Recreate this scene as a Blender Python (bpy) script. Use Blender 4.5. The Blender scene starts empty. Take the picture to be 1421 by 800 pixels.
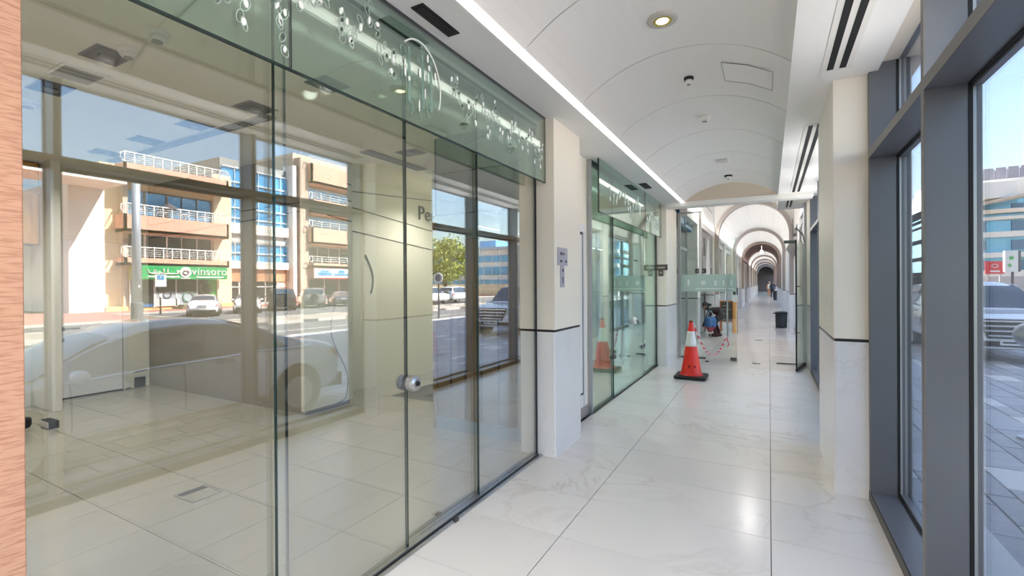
import bpy, math, random
from mathutils import Vector, Matrix
R = math.radians
random.seed(7)
SC = bpy.context.scene
COL = SC.collection

# ------------------------------------------------------------------ camera, sky, sun, exposure
cam_d = bpy.data.cameras.new('camera'); cam = bpy.data.objects.new('camera', cam_d); COL.objects.link(cam)
cam_d.sensor_width = 36.0; cam_d.lens = 36.0 * 651.05 / 1421.0; cam_d.shift_y = -2.81 / 1421.0
cam_d.clip_start = 0.02; cam_d.clip_end = 600
_y, _p, _r = R(28.742), R(0.181), R(-0.3663)
_f = Vector((-math.sin(_y)*math.cos(_p), math.cos(_y)*math.cos(_p), -math.sin(_p)))
_rt = Vector((math.cos(_y), math.sin(_y), 0)); _up = _rt.cross(_f)
_rt, _up = _rt*math.cos(_r) + _up*math.sin(_r), _up*math.cos(_r) - _rt*math.sin(_r)
M = Matrix((_rt, _up, -_f)).transposed().to_4x4(); M.translation = (0, 0, 1.62)
cam.matrix_world = M
SC.camera = cam

w = bpy.data.worlds.new('sky'); SC.world = w; w.use_nodes = True
wn = w.node_tree.nodes; wl = w.node_tree.links; wn.clear()
sky = wn.new('ShaderNodeTexSky'); sky.sky_type = 'NISHITA'; sky.sun_disc = False
sky.sun_elevation = R(52); sky.sun_rotation = R(-56); sky.air_density = 1.15; sky.dust_density = 1.6; sky.ozone_density = 1.2
bg = wn.new('ShaderNodeBackground'); bg.inputs['Strength'].default_value = 0.38
wo = wn.new('ShaderNodeOutputWorld')
wl.new(sky.outputs[0], bg.inputs[0]); wl.new(bg.outputs[0], wo.inputs[0])

sun_d = bpy.data.lights.new('sun', 'SUN'); sun = bpy.data.objects.new('sun', sun_d); COL.objects.link(sun)
sun_d.energy = 21.0; sun_d.angle = R(0.55); sun_d.color = (1.0, 0.955, 0.90)
sun.rotation_euler = Vector((1.0, -0.67, -1.55)).to_track_quat('-Z', 'Y').to_euler()

SC.view_settings.view_transform = 'Standard'; SC.view_settings.look = 'None'
SC.view_settings.gamma = 1.0; SC.view_settings.use_curve_mapping = False
SC.view_settings.exposure = 0.68
cy = SC.cycles
cy.max_bounces = 12; cy.diffuse_bounces = 5; cy.glossy_bounces = 6; cy.transmission_bounces = 8
cy.transparent_max_bounces = 40; cy.sample_clamp_indirect = 6.0; cy.caustics_reflective = False; cy.caustics_refractive = False
cy.use_denoising = True

def area(name, loc, sx, sy, power, color=(1, .96, .9), rot=(0, 0, 0)):
    d = bpy.data.lights.new(name, 'AREA'); d.shape = 'RECTANGLE'; d.size = sx; d.size_y = sy
    d.energy = power; d.color = color
    o = bpy.data.objects.new(name, d); COL.objects.link(o); o.location = loc; o.rotation_euler = rot
    return o

# ------------------------------------------------------------------ materials
MATS = {}
def s2l(c):
    return tuple(((v/255)/12.92 if v/255 <= .04045 else ((v/255+.055)/1.055)**2.4) for v in c)
def mat(name, rgb, rough=.5, metal=0., spec=.5, coat=0., noise=None, bump=None, vein=None, emit=None, var=0., grain=None, alpha=None):
    """rgb are 0..255 display values; noise=(scale, amount), bump=(scale, strength), vein=(scale, rgb, amount)"""
    if name in MATS: return MATS[name]
    m = bpy.data.materials.new(name); m.use_nodes = True; MATS[name] = m
    n, l = m.node_tree.nodes, m.node_tree.links
    b = n['Principled BSDF']
    c = s2l(rgb) + (1,)
    b.inputs['Base Color'].default_value = c
    b.inputs['Roughness'].default_value = rough; b.inputs['Metallic'].default_value = metal
    b.inputs['Specular IOR Level'].default_value = spec; b.inputs['Coat Weight'].default_value = coat
    b.inputs['Coat Roughness'].default_value = .03
    m.diffuse_color = c
    col = None
    geo = n.new('ShaderNodeNewGeometry')
    def mix(fac, a, bb, mode='MIX'):
        x = n.new('ShaderNodeMix'); x.data_type = 'RGBA'; x.blend_type = mode
        if isinstance(fac, float): x.inputs[0].default_value = fac
        else: l.new(fac, x.inputs[0])
        for s, v in ((6, a), (7, bb)):
            if isinstance(v, tuple): x.inputs[s].default_value = v
            else: l.new(v, x.inputs[s])
        return x.outputs[2]
    pos = geo.outputs['Position']
    oi = None
    if var or vein or grain:
        oi = n.new('ShaderNodeObjectInfo')
        ad = n.new('ShaderNodeVectorMath'); ad.operation = 'MULTIPLY_ADD'
        cx = n.new('ShaderNodeCombineXYZ')
        for k in range(3): l.new(oi.outputs['Random'], cx.inputs[k])
        l.new(cx.outputs[0], ad.inputs[0]); ad.inputs[1].default_value = (17, 29, 11); l.new(pos, ad.inputs[2])
        pos = ad.outputs[0]
    cur = c
    if noise:
        t = n.new('ShaderNodeTexNoise'); t.inputs['Scale'].default_value = noise[0]; t.inputs['Detail'].default_value = 4
        l.new(pos, t.inputs['Vector'])
        dark = tuple(v*(1-noise[1]) for v in c[:3]) + (1,)
        r = n.new('ShaderNodeMapRange'); r.inputs[1].default_value = .35; r.inputs[2].default_value = .65
        l.new(t.outputs['Fac'], r.inputs[0])
        cur = mix(r.outputs[0], dark, cur)
    if grain:   # (scale xyz, rgb, amount): stretched noise streaks
        mp = n.new('ShaderNodeMapping'); mp.inputs['Scale'].default_value = grain[0]; l.new(pos, mp.inputs['Vector'])
        t = n.new('ShaderNodeTexNoise'); t.inputs['Scale'].default_value = 1.0; t.inputs['Detail'].default_value = 5; t.inputs['Distortion'].default_value = .6
        l.new(mp.outputs[0], t.inputs['Vector'])
        r = n.new('ShaderNodeMapRange'); r.inputs[1].default_value = .46; r.inputs[2].default_value = .62; r.inputs[4].default_value = grain[2]
        l.new(t.outputs['Fac'], r.inputs[0]); cur = mix(r.outputs[0], cur, s2l(grain[1]) + (1,))
    if vein:
        t = n.new('ShaderNodeTexNoise'); t.inputs['Scale'].default_value = vein[0]; t.inputs['Detail'].default_value = 7
        t.inputs['Roughness'].default_value = .62; t.inputs['Distortion'].default_value = 1.1
        l.new(pos, t.inputs['Vector'])
        su = n.new('ShaderNodeMath'); su.operation = 'SUBTRACT'; l.new(t.outputs['Fac'], su.inputs[0]); su.inputs[1].default_value = .5
        ab = n.new('ShaderNodeMath'); ab.operation = 'ABSOLUTE'; l.new(su.outputs[0], ab.inputs[0])
        r = n.new('ShaderNodeMapRange'); r.inputs[1].default_value = 0; r.inputs[2].default_value = .022; r.inputs[3].default_value = vein[2]; r.inputs[4].default_value = 0
        l.new(ab.outputs[0], r.inputs[0])
        t2 = n.new('ShaderNodeTexNoise'); t2.inputs['Scale'].default_value = vein[0]*.9; l.new(geo.outputs['Position'], t2.inputs['Vector'])
        r2 = n.new('ShaderNodeMapRange'); r2.inputs[1].default_value = .42; r2.inputs[2].default_value = .7; l.new(t2.outputs['Fac'], r2.inputs[0])
        mu = n.new('ShaderNodeMath'); mu.operation = 'MULTIPLY'; l.new(r.outputs[0], mu.inputs[0]); l.new(r2.outputs[0], mu.inputs[1])
        cur = mix(mu.outputs[0], cur, s2l(vein[1]) + (1,))
    if var:
        r = n.new('ShaderNodeMapRange'); r.inputs[3].default_value = 1-var; r.inputs[4].default_value = 1.0
        l.new(oi.outputs['Random'], r.inputs[0])
        cc = n.new('ShaderNodeCombineColor')
        for k in range(3): l.new(r.outputs[0], cc.inputs[k])
        cur = mix(1.0, cur, cc.outputs[0], 'MULTIPLY')
    if not isinstance(cur, tuple): l.new(cur, b.inputs['Base Color'])
    if bump:
        t = n.new('ShaderNodeTexNoise'); t.inputs['Scale'].default_value = bump[0]; t.inputs['Detail'].default_value = 5
        l.new(pos, t.inputs['Vector'])
        bp = n.new('ShaderNodeBump'); bp.inputs['Strength'].default_value = bump[1]; bp.inputs['Distance'].default_value = .01
        l.new(t.outputs['Fac'], bp.inputs['Height']); l.new(bp.outputs[0], b.inputs['Normal'])
    if emit:
        b.inputs['Emission Color'].default_value = s2l(emit[0]) + (1,); b.inputs['Emission Strength'].default_value = emit[1]
    return m

def glass(name, tint, base, ior=1.6, rough=0., refl=(1, 1, 1)):
    """flat sheet glass: what it does not mirror passes straight through, tinted (each of its two faces counts once)"""
    if name in MATS: return MATS[name]
    m = bpy.data.materials.new(name); m.use_nodes = True; MATS[name] = m
    n, l = m.node_tree.nodes, m.node_tree.links; n.clear()
    o = n.new('ShaderNodeOutputMaterial'); mx = n.new('ShaderNodeMixShader')
    tr = n.new('ShaderNodeBsdfTransparent'); tr.inputs[0].default_value = tint + (1,)
    gl = n.new('ShaderNodeBsdfGlossy'); gl.inputs['Roughness'].default_value = rough; gl.inputs[0].default_value = refl + (1,)
    lw = n.new('ShaderNodeLayerWeight'); lw.inputs[0].default_value = .5
    pw = n.new('ShaderNodeMath'); pw.operation = 'POWER'; l.new(lw.outputs['Facing'], pw.inputs[0]); pw.inputs[1].default_value = 2.0
    ma = n.new('ShaderNodeMath'); ma.operation = 'MULTIPLY_ADD'; l.new(pw.outputs[0], ma.inputs[0])
    ma.inputs[1].default_value = (1-base)*.75; ma.inputs[2].default_value = base
    l.new(ma.outputs[0], mx.inputs[0]); l.new(tr.outputs[0], mx.inputs[1]); l.new(gl.outputs[0], mx.inputs[2]); l.new(mx.outputs[0], o.inputs[0])
    m.diffuse_color = tint + (.4,)
    return m
def frosted(name, rgb, k):
    if name in MATS: return MATS[name]
    m = bpy.data.materials.new(name); m.use_nodes = True; MATS[name] = m
    n, l = m.node_tree.nodes, m.node_tree.links; n.clear()
    o = n.new('ShaderNodeOutputMaterial'); mx = n.new('ShaderNodeMixShader'); mx.inputs[0].default_value = k
    tr = n.new('ShaderNodeBsdfTransparent'); tr.inputs[0].default_value = (.9, .96, .94, 1)
    mx2 = n.new('ShaderNodeMixShader'); mx2.inputs[0].default_value = .5
    df = n.new('ShaderNodeBsdfDiffuse'); df.inputs[0].default_value = s2l(rgb) + (1,)
    tl = n.new('ShaderNodeBsdfTranslucent'); tl.inputs[0].default_value = s2l(rgb) + (1,)
    l.new(df.outputs[0], mx2.inputs[1]); l.new(tl.outputs[0], mx2.inputs[2])
    l.new(tr.outputs[0], mx.inputs[1]); l.new(mx2.outputs[0], mx.inputs[2]); l.new(mx.outputs[0], o.inputs[0])
    return m
def emission(name, rgb, strength):
    if name in MATS: return MATS[name]
    m = bpy.data.materials.new(name); m.use_nodes = True; MATS[name] = m
    n, l = m.node_tree.nodes, m.node_tree.links; n.clear()
    o = n.new('ShaderNodeOutputMaterial'); e = n.new('ShaderNodeEmission'); e.inputs[0].default_value = s2l(rgb) + (1,); e.inputs[1].default_value = strength
    l.new(e.outputs[0], o.inputs[0]); return m

white_paint = mat('white paint', (232, 230, 226), .6, bump=(60, .03))
vault_paint = mat('vault paint', (228, 226, 222), .55, bump=(40, .02))
soffit_paint = mat('soffit paint', (240, 239, 236), .5)
beige_paint = mat('beige paint', (214, 200, 182), .6)
cream_plaster = mat('cream plaster', (248, 240, 226), .42, noise=(1.2, .03), bump=(25, .03))
cream_shop = mat('cream shop wall', (240, 237, 222), .5, noise=(.8, .03))
shaded_shop = mat('shop wall painted shade', (152, 144, 130), .5)  # the shade on the back wall block is put into this colour
shop_ceiling = mat('shop ceiling paint', (232, 228, 214), .7)
marble = mat('white marble cladding', (238, 236, 236), .22, spec=.5, noise=(2.0, .03), vein=(1.6, (190, 186, 184), .35), var=.02)
floor_marble = mat('polished floor marble', (236, 231, 225), .2, noise=(.9, .035), vein=(.75, (188, 172, 158), .55), var=.05)
shop_tile = mat('shop porcelain tile', (177, 174, 161), .07, noise=(.6, .04), var=.03)
grout = mat('grout', (84, 80, 76), .8)
shop_grout = mat('shop grout', (58, 54, 46), .8)
dark_trim = mat('dark bronze trim', (44, 36, 34), .35, metal=.3)
black = mat('matt black', (14, 14, 15), .6)
vent_black = mat('vent black', (8, 8, 9), .7)
rubber = mat('black rubber', (30, 30, 31), .75, noise=(20, .3))
anthracite = mat('anthracite aluminium', (116, 119, 126), .3, metal=.15, noise=(.7, .12))
anthracite_lip = mat('aluminium lip', (116, 114, 112), .4, metal=.1)
alu_pale = mat('pale aluminium', (176, 180, 184), .3, metal=.5)
steel = mat('brushed steel', (186, 186, 188), .28, metal=.9)
dark_steel = mat('dark steel', (90, 90, 92), .35, metal=.8)
wood_oak = mat('oak laminate', (184, 140, 114), .55, grain=((16, 14, 150), (142, 92, 68), .55), bump=(90, .1))
wood_brown = mat('brown veneer', (196, 146, 82), .28, grain=((9, 9, .9), (150, 104, 54), .5))
bronze_edge = mat('bronze panel edge', (150, 120, 74), .3, metal=.3)
panel_grey = mat('smoked panel', (128, 104, 68), .25, noise=(1.2, .1))
panel_plinth = mat('plinth grey', (132, 146, 152), .3)
door_white = mat('white door lacquer', (236, 236, 238), .3)
skirt_grey = mat('skirting grey', (150, 145, 142), .4)
plastic_white = mat('white plastic', (232, 230, 224), .4)
glass_edge = mat('green glass edge', (16, 44, 42), .1, spec=.8)
seal = mat('dark seal', (20, 24, 26), .4)
g_shop = glass('shopfront glass', (.96, .972, .952), .112)
g_fascia = glass('fascia glass', (.79, .885, .835), .15, refl=(.92, 1, .96))
g_shop2 = glass('second shopfront glass', (.90, .965, .945), .10, refl=(.86, 1, .96))
g_fascia_back = glass('fascia return glass', (.80, .90, .855), .10)
g_window = glass('window glass', (.97, .985, .995), .03)
g_part = glass('partition glass', (.93, .975, .96), .025)
g_dark = glass('tinted far glass', (.55, .62, .66), .10)
frost = frosted('frosted film', (214, 232, 226), .78)
frost_l = frosted('frosted decal', (226, 240, 236), .55)

# ------------------------------------------------------------------ mesh builder
class MB:
    def __init__(s): s.v = []; s.f = []; s.mi = []; s.cur = 0
    def add(s, vs, fs):
        k = len(s.v); s.v += [tuple(p) for p in vs]; s.f += [tuple(i+k for i in f) for f in fs]; s.mi += [s.cur]*len(fs); return s
    def box(s, x0, x1, y0, y1, z0, z1):
        if x0 > x1: x0, x1 = x1, x0
        if y0 > y1: y0, y1 = y1, y0
        if z0 > z1: z0, z1 = z1, z0
        vs = [(x, y, z) for x in (x0, x1) for y in (y0, y1) for z in (z0, z1)]
        return s.add(vs, [(0, 1, 3, 2), (4, 6, 7, 5), (0, 4, 5, 1), (2, 3, 7, 6), (0, 2, 6, 4), (1, 5, 7, 3)])
    def obox(s, c, size, ax, ay=None):
        """box centred c; ax: unit x axis, ay: y axis"""
        ax = Vector(ax).normalized(); ay = Vector(ay).normalized() if ay else Vector((-ax.y, ax.x, 0)).normalized()
        az = ax.cross(ay).normalized(); c = Vector(c)
        vs = [c + ax*(size[0]*.5*i) + ay*(size[1]*.5*j) + az*(size[2]*.5*k) for i in (-1, 1) for j in (-1, 1) for k in (-1, 1)]
        return s.add(vs, [(0, 1, 3, 2), (4, 6, 7, 5), (0, 4, 5, 1), (2, 3, 7, 6), (0, 2, 6, 4), (1, 5, 7, 3)])
    def bar(s, a, b, wd, ht=None, up=(0, 0, 1)):
        a, b = Vector(a), Vector(b); d = b-a; ht = ht or wd
        ax = d.normalized(); u = Vector(up)
        if abs(ax.dot(u)) > .98: u = Vector((1, 0, 0))
        ay = u.cross(ax).normalized(); az = ax.cross(ay)
        vs = [p + ay*(wd*.5*j) + az*(ht*.5*k) for p in (a, b) for j in (-1, 1) for k in (-1, 1)]
        return s.add(vs, [(0, 1, 3, 2), (4, 6, 7, 5), (0, 4, 5, 1), (2, 3, 7, 6), (0, 2, 6, 4), (1, 5, 7, 3)])
    def cyl(s, a, b, r0, r1=None, n=16):
        a, b = Vector(a), Vector(b); r1 = r0 if r1 is None else r1
        ax = (b-a).normalized(); u = Vector((0, 0, 1)) if abs(ax.z) < .9 else Vector((1, 0, 0))
        e1 = u.cross(ax).normalized(); e2 = ax.cross(e1)
        vs = []
        for p, r in ((a, r0), (b, r1)):
            for i in range(n):
                t = 2*math.pi*i/n; vs.append(p + e1*(r*math.cos(t)) + e2*(r*math.sin(t)))
        fs = [(i, (i+1) % n, n+(i+1) % n, n+i) for i in range(n)] + [tuple(range(n-1, -1, -1)), tuple(range(n, 2*n))]
        return s.add(vs, fs)
    def lathe(s, prof, c=(0, 0, 0), n=24, axis='z', caps=True):
        vs = []; c = Vector(c)
        for r, h in prof:
            for i in range(n):
                t = 2*math.pi*i/n; x, y = r*math.cos(t), r*math.sin(t)
                vs.append(c + (Vector((x, y, h)) if axis == 'z' else Vector((h, x, y)) if axis == 'x' else Vector((y, h, x))))
        fs = []
        for k in range(len(prof)-1):
            for i in range(n):
                fs.append((k*n+i, k*n+(i+1) % n, (k+1)*n+(i+1) % n, (k+1)*n+i))
        if caps and prof[0][0] > 1e-6: fs.append(tuple(range(n-1, -1, -1)))
        if caps and prof[-1][0] > 1e-6: fs.append(tuple((len(prof)-1)*n+i for i in range(n)))
        return s.add(vs, fs)
    def tube(s, pts, r, n=8, closed=False):
        pts = [Vector(p) for p in pts]; m = len(pts); vs = []
        prev = None
        for i, p in enumerate(pts):
            d = (pts[(i+1) % m]-pts[i-1]) if closed else (pts[min(i+1, m-1)]-pts[max(i-1, 0)])
            d.normalize()
            u = prev if prev else (Vector((0, 0, 1)) if abs(d.z) < .9 else Vector((1, 0, 0)))
            e1 = (u - d*u.dot(d)).normalized(); prev = e1; e2 = d.cross(e1)
            rr = r[i] if isinstance(r, (list, tuple)) else r
            for k in range(n):
                t = 2*math.pi*k/n; vs.append(p + e1*(rr*math.cos(t)) + e2*(rr*math.sin(t)))
        fs = []
        for i in range(m if closed else m-1):
            j = (i+1) % m
            for k in range(n): fs.append((i*n+k, i*n+(k+1) % n, j*n+(k+1) % n, j*n+k))
        if not closed: fs += [tuple(range(n-1, -1, -1)), tuple((m-1)*n+k for k in range(n))]
        return s.add(vs, fs)
    def prism(s, poly, d):
        """planar polygon (list of 3-D points) pushed along vector d"""
        k = len(poly); d = Vector(d); vs = [Vector(p) for p in poly] + [Vector(p)+d for p in poly]
        return s.add(vs, [tuple(range(k-1, -1, -1)), tuple(range(k, 2*k))] + [(i, (i+1) % k, k+(i+1) % k, k+i) for i in range(k)])
    def grid(s, P, thick=None):
        """P[i][j] points"""
        m, n = len(P), len(P[0]); vs = [p for row in P for p in row]
        return s.add(vs, [(i*n+j, i*n+j+1, (i+1)*n+j+1, (i+1)*n+j) for i in range(m-1) for j in range(n-1)])
    def mesh(s, name, mats, smooth=False, off=(0, 0, 0), fix=True):
        me = bpy.data.meshes.new(name); ox, oy, oz = off
        me.from_pydata([(x-ox, y-oy, z-oz) for x, y, z in s.v], [], s.f)
        for m in (mats if isinstance(mats, (list, tuple)) else [mats]): me.materials.append(m)
        if isinstance(mats, (list, tuple)) and len(mats) > 1: me.polygons.foreach_set('material_index', s.mi)
        if fix:
            import bmesh
            bm = bmesh.new(); bm.from_mesh(me); bmesh.ops.recalc_face_normals(bm, faces=bm.faces[:]); bm.to_mesh(me); bm.free()
        if smooth: me.polygons.foreach_set('use_smooth', [True]*len(me.polygons))
        return me

ORG = {}
def tag(o, label=None, cat=None, group=None, kind=None):
    if label: o['label'] = label
    if cat: o['category'] = cat
    if group: o['group'] = group
    if kind: o['kind'] = kind
    return o
def thing(name, label, cat, loc=(0, 0, 0), rz=0., group=None, kind=None):
    o = bpy.data.objects.new(name, None); COL.objects.link(o); o.empty_display_size = .1
    o.location = loc; o.rotation_euler = (0, 0, rz); ORG[o] = tuple(loc) if rz == 0 else (0, 0, 0)
    return tag(o, label, cat, group, kind)
def part(name, mb, m, parent, smooth=False, bevel=0., label=None, kind=None, fix=True, seg=2, auto=True):
    off = ORG.get(parent, (0, 0, 0)) if parent else (0, 0, 0)
    me = mb.mesh(name, m, smooth, off, fix) if isinstance(mb, MB) else mb
    o = bpy.data.objects.new(name, me); COL.objects.link(o)
    if parent: o.parent = parent; ORG[o] = off
    else: ORG[o] = (0, 0, 0)
    if bevel:
        b = o.modifiers.new('bevel', 'BEVEL'); b.width = bevel; b.segments = seg; b.limit_method = 'ANGLE'; b.angle_limit = R(40)
    if label: o['label'] = label
    if kind: o['kind'] = kind
    return o
def solo(name, mb, m, label, cat, group=None, kind=None, smooth=False, bevel=0.):
    o = part(name, mb, m, None, smooth, bevel); return tag(o, label, cat, group, kind)
def B(*a): return MB().box(*a)
def copy_tree(o, parent=None):
    c = o.copy(); COL.objects.link(c)
    if parent: c.parent = parent
    for ch in list(o.children): copy_tree(ch, c)
    return c
def text_mesh(s, size, depth=.01, spacing=1.0):
    cu = bpy.data.curves.new('t', 'FONT'); cu.body = s; cu.size = size; cu.extrude = depth*.5; cu.align_x = 'CENTER'; cu.align_y = 'CENTER'
    cu.space_character = spacing; cu.resolution_u = 3
    o = bpy.data.objects.new('t', cu); COL.objects.link(o)
    dg = bpy.context.evaluated_depsgraph_get(); me = bpy.data.meshes.new_from_object(o.evaluated_get(dg))
    bpy.data.objects.remove(o); bpy.data.curves.remove(cu); me.materials.clear()
    return me
def text(name, s, size, m, parent, loc, xdir, updir, depth=.01, spacing=1.0, label=None):
    """flat lettering; xdir = reading direction, updir = up (world)"""
    me = text_mesh(s, size, depth, spacing); me.name = name
    X = Vector(xdir).normalized(); Y = Vector(updir).normalized(); Z = X.cross(Y)
    off = Vector(ORG.get(parent, (0, 0, 0))) if parent else Vector((0, 0, 0))
    T = Matrix((X, Y, Z)).transposed().to_4x4(); T.translation = Vector(loc)-off
    me.transform(T); me.materials.append(m)
    o = bpy.data.objects.new(name, me); COL.objects.link(o)
    if parent: o.parent = parent
    if label: o['label'] = label
    return o

# ------------------------------------------------------------------ lights of the arcade and the shops (added fill, except under the square spotlights)
def uplight(name, x, y0, y1, z, power, side, tilt=48):
    """linear fill light set on a ledge, added to wash the vault above"""
    o = area(name, (x, (y0+y1)/2, z), .03, y1-y0, power, (1, .97, .93)); o.rotation_euler = (0, math.pi+side*R(tilt), 0)
def spot(name, loc, power, size=150, rad=.05, color=(1, .96, .91)):
    d = bpy.data.lights.new(name, 'SPOT'); d.energy = power; d.spot_size = R(size); d.spot_blend = .8; d.shadow_soft_size = rad; d.color = color
    o = bpy.data.objects.new(name, d); COL.objects.link(o); o.location = loc
for _y0, _y1, _pw in ((-1.3, -.4, 6), (.2, 1.1, 6), (1.7, 2.6, 5.5), (3.15, 3.7, 2), (6.0, 6.6, 4), (7.3, 8.2, 5), (8.8, 9.4, 4)):
    uplight('transom_fill', .79, _y0, _y1, 2.604, _pw, -1, 66)  # strips added on the transom to lift the soffits and vault, no fittings
for _y0, _y1 in ((9.9, 17.2), (17.7, 26.2), (26.8, 35.0), (35.7, 43.6), (44.2, 52.0), (52.6, 60.5), (61, 77)):
    uplight('ledge_fill', -1.56, _y0, _y1, 3.25, 48, 1)  # added strips that brighten the far bays, hidden on the ledge
spot('corridor_fill', (-.64, -.75, 3.33), 260, color=(1, .96, .91)); spot('corridor_fill', (-.64, -2.2, 3.33), 260, color=(1, .96, .91)); spot('corridor_fill', (-.47, 13.0, 4.3), 160)  # unseen fill spots added behind the camera and past the partition
SHOP_SPOTS = [(-4.203, 1.578), (-5.294, 1.603), (-5.239, 2.703), (-4.242, 2.722), (-6.255, 2.709), (-7.255, 2.708), (-3.218, 2.70), (-3.97, 4.60)]
for _x, _yy in SHOP_SPOTS: spot('shop_spot_and_fill', (_x*.988, _yy*.988, 3.25), 70 if _x < -6 else 20)
for _x, _yy in ((-3.2, 6.6), (-3.2, 8.2)): spot('shop_spot_and_fill', (_x, _yy, 3.3), 90)  # fill for the second shop, no fittings above
spot('shop_spot_and_fill', (-4.75, 6.3, 3.2), 70); spot('shop_spot_and_fill', (-7.4, 1.2, 3.2), 60)  # added spots without fittings, brightening the lettered wall and the cabinet

# ================================================================== THE SETTING
# ---------------- floor of the arcade: marble tiles 1.2 x 0.6 m on a joint grid
floor = thing('floor', 'polished pale marble tile floor running down the arcade', 'floor', (0, 0, 0), kind='structure')
part('bedding', B(-2.0, .95, -2.5, 130, -.12, -.008), grout, floor)
J = .005
def tile(mesh_cache, key, w_, d_, m, t=.02):
    if key not in mesh_cache:
        b = MB().box(J*.5, w_-J*.5, J*.5, d_-J*.5, -t, 0)
        mesh_cache[key] = b.mesh('floor_tile', m)
    return mesh_cache[key]
cache = {}
cols = [(-1.94, -1.187), (-1.187, .003), (.003, .95)]
y = 3.376 - .6*9
n = 0
while y < 46:
    for ci, (a, b) in enumerate(cols):
        me = tile(cache, ('a', ci), b-a, .6, floor_marble)
        o = bpy.data.objects.new('floor_tile', me); COL.objects.link(o); o.parent = floor; o.location = (a, y, 0); n += 1
    y += .6
part('distant_floor', B(-1.94, .95, y, 130, -.02, 0), floor_marble, floor)

# ---------------- floor of the first shop: porcelain tiles 0.6 x 0.6
shop_floor = thing('floor', 'glossy greige porcelain tile floor inside the empty glazed shop', 'floor', (-5, 2, 0), kind='structure')
part('bedding', MB().box(-9.3, -1.96, -1.2, 5.4, -.12, -.008).box(-9.3, -4.45, 5.4, 8.0, -.12, -.008), shop_grout, shop_floor)
sc = {}
yy = 1.557-.6*4
while yy < 8.0:
    x = -1.965
    widths = [.507] + [.6]*12
    for wd in widths:
        if x - wd < -9.3: break
        if yy > 4.9 and x > -4.4: x -= wd; continue
        key = round(wd, 3)
        if key not in sc:
            sc[key] = MB().box(J*.5, wd-J*.5, J*.5, .6-J*.5, -.02, 0).mesh('floor_tile', shop_tile)
        o = bpy.data.objects.new('floor_tile', sc[key]); COL.objects.link(o); o.parent = shop_floor; o.location = (x-wd+5, yy-2, 0)
        x -= wd
    yy += .6

# ---------------- ceiling: side soffits, barrel vault in curved panels, end lunette
ceil_ = thing('ceiling', 'white barrel vaulted arcade ceiling with curved panels and flat side soffits', 'ceiling', (0, 0, 3.17), kind='structure')
part('soffit', B(-2.0, -1.47, -2.5, 9.4, 3.17, 3.3), soffit_paint, ceil_)
part('soffit', B(.142, .70, -2.5, 9.4, 3.162, 3.3), soffit_paint, ceil_)
part('soffit', B(.15, .95, 9.65, 11.5, 3.17, 3.3), soffit_paint, ceil_)
part('cove_trim', MB().box(-1.47, -1.405, -2.5, 9.4, 3.152, 3.172), emission('cove light strip', (255, 250, 244), 1.35), ceil_, label='glowing white cove strip along the vault edge')
VC, VR = -.6275, None
hw, rise = .7775, .285
VR = (hw*hw+rise*rise)/(2*rise); VZ = 3.165+rise-VR
A0 = math.asin(hw/VR)
def vz(x, r=None): return VZ + math.sqrt(max(0, (r or VR)**2-(x-VC)**2))
joints = [2.76-1.1*k for k in range(5, 0, -1)] + [2.76, 3.83, 4.93, 6.06, 7.14, 8.31, 9.40]
def vault_panel(y0, y1, g=.006, hole=None):
    mb = MB(); N = 22; P = []
    for i in range(N+1):
        a = -A0 + 2*A0*i/N; P.append((VC+VR*math.sin(a), VZ+VR*math.cos(a)))
    for i in range(N):
        (xa, za), (xb, zb) = P[i], P[i+1]; t = .018
        mb.add([(xa, y0+g, za), (xb, y0+g, zb), (xb, y1-g, zb), (xa, y1-g, za), (xa, y0+g, za+t), (xb, y0+g, zb+t), (xb, y1-g, zb+t), (xa, y1-g, za+t)],
               [(0, 1, 2, 3), (7, 6, 5, 4), (0, 4, 5, 1), (3, 2, 6, 7)] + ([(0, 3, 7, 4)] if i == 0 else []) + ([(1, 5, 6, 2)] if i == N-1 else []))
    return mb
for a, b in zip(joints[:-1], joints[1:]):
    part('vault_panel', vault_panel(a, b), vault_paint, ceil_, smooth=False)
mb = MB()
for i in range(22):
    a = -A0 + 2*A0*i/22; b = -A0 + 2*A0*(i+1)/22; r = VR+.03
    mb.add([(VC+r*math.sin(a), -2.8, VZ+r*math.cos(a)), (VC+r*math.sin(b), -2.8, VZ+r*math.cos(b)), (VC+r*math.sin(b), 9.45, VZ+r*math.cos(b)), (VC+r*math.sin(a), 9.45, VZ+r*math.cos(a))], [(0, 1, 2, 3)])
part('vault_backing', mb, mat('vault joint grey', (120, 118, 114), .8), ceil_)  # dark grey backing that shows in the panel gaps
lun = [(VC+VR*math.sin(-A0+2*A0*i/20), 9.40, VZ+VR*math.cos(-A0+2*A0*i/20)) for i in range(21)]
part('lunette', MB().prism([(VC-hw, 9.40, 3.1)]+lun+[(VC+hw, 9.40, 3.1)], (0, .1, 0)), beige_paint, ceil_, label='beige lunette closing the end of the vault')
part('beam', B(-1.76, .66, 9.38, 9.68, 3.08, 3.165), white_paint, ceil_, bevel=.004)
part('access_panel', MB().add([(x, y_, vz(x)-.003) for x, y_ in ((-.335, 4.16), (-.18, 4.16), (-.02, 4.16), (.03, 4.55), (-.15, 4.55), (-.335, 4.55))], [(0, 1, 4, 5), (1, 2, 3, 4)]), white_paint, ceil_)
fr_ = [Vector((x, y_, vz(x)-.004)) for x, y_ in ((-.335, 4.16), (-.15, 4.16), (.03, 4.16), (.03, 4.55), (-.15, 4.55), (-.335, 4.55))]
part('panel_joint', MB().tube(fr_, .0028, 4, closed=True), mat('joint line', (160, 158, 156), .7), ceil_)
part('slab', B(-9.8, .95, -3, 9.7, 3.72, 3.95), white_paint, ceil_)
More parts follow.
